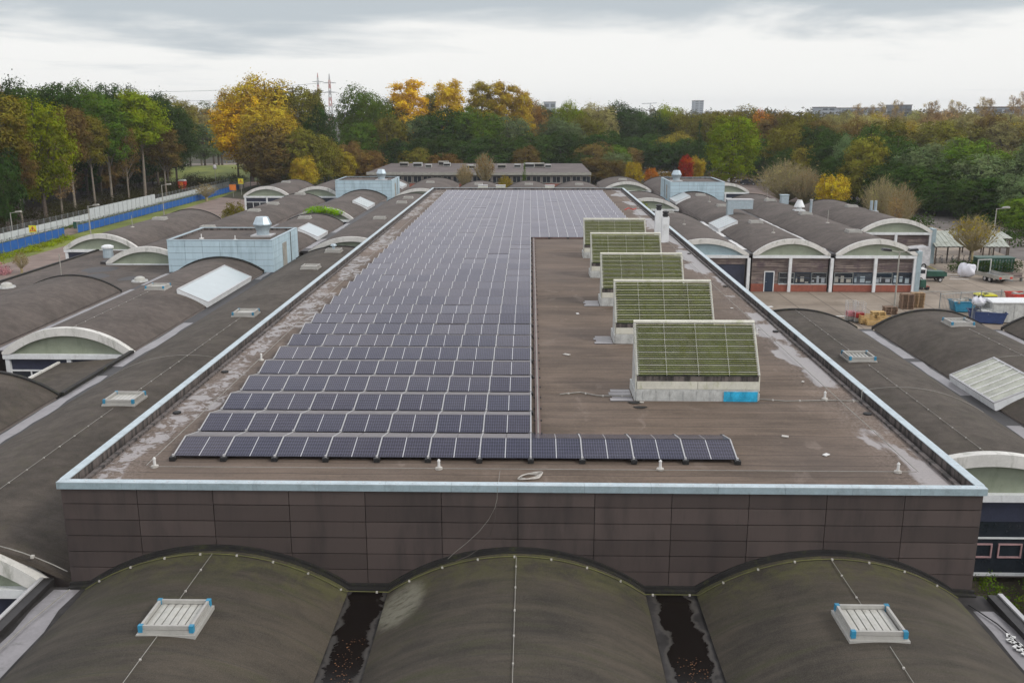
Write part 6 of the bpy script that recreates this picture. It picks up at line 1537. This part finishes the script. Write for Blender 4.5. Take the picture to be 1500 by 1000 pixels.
# ------------------------------------------------------------------ far structures
def pylon(px, Y, ytop, label):
    X, zt = PY(px, ytop, Y); t = thing('transmission_pylon', (X, Y, 0), label, 'pylon', 'red and white transmission pylons')
    b = MB(); b2 = MB()
    for s in (-1, 1):
        for q in (-1, 1):
            b.tube([(X+s*1.5, Y+q*1.5, 0), (X+s*.5, Y+q*.5, zt*.86)], .15, 4); b.tube([(X+s*.5, Y+q*.5, zt*.86), (X, Y, zt)], .2, 4)
    for k in range(9):
        z0, z1 = zt*.86*k/9, zt*.86*(k+1)/9; a0, a1 = 1.5-1.0*k/9, 1.5-1.0*(k+1)/9
        for q in (-1, 1): b.tube([(X-a0, Y+q*a0, z0), (X+a1, Y+q*a1, z1)], .12, 3); b.tube([(X+a0, Y+q*a0, z0), (X-a1, Y+q*a1, z1)], .12, 3)
    b.build('mast', 'red_white', t)
    for z in (.72, .86): b2.tube([(X-4.5, Y, zt*z), (X, Y, zt*z+.6), (X+4.5, Y, zt*z)], .12, 4); b2.tube([(X-4.5, Y, zt*z), (X+4.5, Y, zt*z)], .12, 4)
    b2.build('cross_arm', 'fence_steel', t); return X, zt
XA, ZA = pylon(482, 640, 108, 'nearer and right transmission pylon on the horizon left of centre'); XB, ZB = pylon(465, 760, 107, 'farther and left transmission pylon on the horizon left of centre')
for k, z in enumerate((.72, .86)):
    pts = [(XA-5.5, 640, ZA*z)]+[(XA-5.5-u*230, 640-u*80, ZA*z-26*u*(1.15-u)+u*4) for u in (.15, .3, .45, .6, .75, .9, 1.0)]
    tag(MB().tube(pts, .10, 4).build('power_line', 'fence_steel'), ('lower' if k == 0 else 'upper')+' power line running left from the pylon', 'power line', 'power lines by the pylons')
def block(px0, px1, ytop, Y, label, mat='tower_wall', floors=8, D=30, name='tower_block'):
    xa, zt = PY(px0, ytop, Y); xb = PY(px1, ytop, Y)[0]; t = thing(name, ((xa+xb)/2, Y, 0), label, 'building', 'buildings on the horizon')
    MB().box(xa, xb, Y, Y+D, .02, zt).build('wall', mat, t)
    n = max(2, int((xb-xa)/6)); b = MB()
    for f in range(floors):
        z = zt*(f+.35)/floors
        for k in range(n): x = xa+(xb-xa)*(k+.15)/n; b.box(x, x+(xb-xa)/n*.7, Y-.15, Y-.02, z, z+zt/floors*.45)
    b.build('window', 'glass_mid', t); MB().box(xa-.5, xb+.5, Y-.5, Y+D+.5, zt+.01, zt+.8).build('roof', 'far_roof', t)
block(1018, 1031, 148, 1600, 'pale tower block standing up on the horizon', floors=12)
block(1204, 1224, 158, 900, 'pale horizontal-banded building on the right horizon', floors=6)
block(1312, 1336, 154.5, 1100, 'dark blue-roofed building on the right horizon', 'car_dark', 5)
block(1455, 1500, 158, 700, 'long grey building on the far right horizon', floors=4)
block(1232, 1300, 159, 1000, 'long low building on the right horizon between thin trees', floors=3)
block(797, 814, 150, 1300, 'low grey building on the horizon behind the yellow poplars', floors=3)
X, zt = PY(945, 151, 1500); t2 = thing('tower_crane', (X, 1500, 0), 'faint tower crane on the horizon right of centre', 'crane'); MB().tube([(X+8, 1500, 0), (X+8, 1500, zt)], .8, 4).build('mast', 'alu', t2); MB().tube([(X-5, 1500, zt-1), (X+18, 1500, zt)], .6, 4).build('jib', 'alu', t2)
# barn roof and glinting sheds in the right wood
X, z = PY(1452, 205, 300); t2 = thing('barn', (X, 300, 0), 'brown-roofed barn with pale gable edge in the right wood', 'barn')
MB().box(X-9, X+8, 300, 312, .02, 7).build('wall', 'timber', t2); MB().prism([(X-11, 7), (X+9, 11), (X+9, 11.5), (X-11, 7.5)], 'y', 299, 313).build('roof', 'thatch', t2); MB().prism([(X-11, 6.8), (X+9, 10.8), (X+9, 11.3), (X-11, 7.3)], 'y', 298.7, 298.98).build('fascia', 'white_frame', t2)
for px, py, lb in ((1322, 208, 'white glasshouse roof glimpsed between trees, left'), (1445, 228, 'white shed glimpsed between trees at the right')):
    X, z = PY(px, py, 285); t2 = thing('glasshouse', (X, 285, 0), lb, 'shed', 'pale sheds in the right wood'); MB().box(X-4, X+4, 285, 291, .02, z-1).build('wall', 'white_frame', t2); MB().prism([(X-4.3, z-1), (X+4.3, z-1), (X, z+.6)], 'y', 284.6, 291.4).build('roof', 'galvanised', t2)
# low beige house behind the car park
X, z = PY(938, 216, 330); t2 = thing('small_house', (X, 330, 0), 'pale house half hidden by trees beyond the car park', 'house'); MB().box(X-7, X+7, 330, 340, .02, z-2).build('wall', 'cream_board', t2); MB().prism([(X-7.6, z-2), (X+7.6, z-2), (X, z+2)], 'y', 329.5, 340.5).build('roof', 'thatch', t2); MB().box(X-4, X-2, 329.9, 329.99, 2, z-3).box(X+2, X+4, 329.9, 329.99, 2, z-3).build('window', 'glass_dark', t2)
# haze
b = MB().box(-2600, 2600, -200, 3100, -1, 52); hz = b.build('haze', 'backing_dark'); tag(hz, kind='stuff')
mh_, th_ = newmat('haze_air'); pv = th_.n('ShaderNodeVolumePrincipled'); th_.set(pv, 'Color', (.93, .97, 1.0, 1)); th_.set(pv, 'Density', .00015); th_.set(pv, 'Anisotropy', .2)
o_ = th_.n('ShaderNodeOutputMaterial'); th_.set(o_, 'Volume', pv.outputs[0]); hz.data.materials.clear(); hz.data.materials.append(mh_)
print('objects', len(bpy.data.objects), 'plants', len(PLANTS))
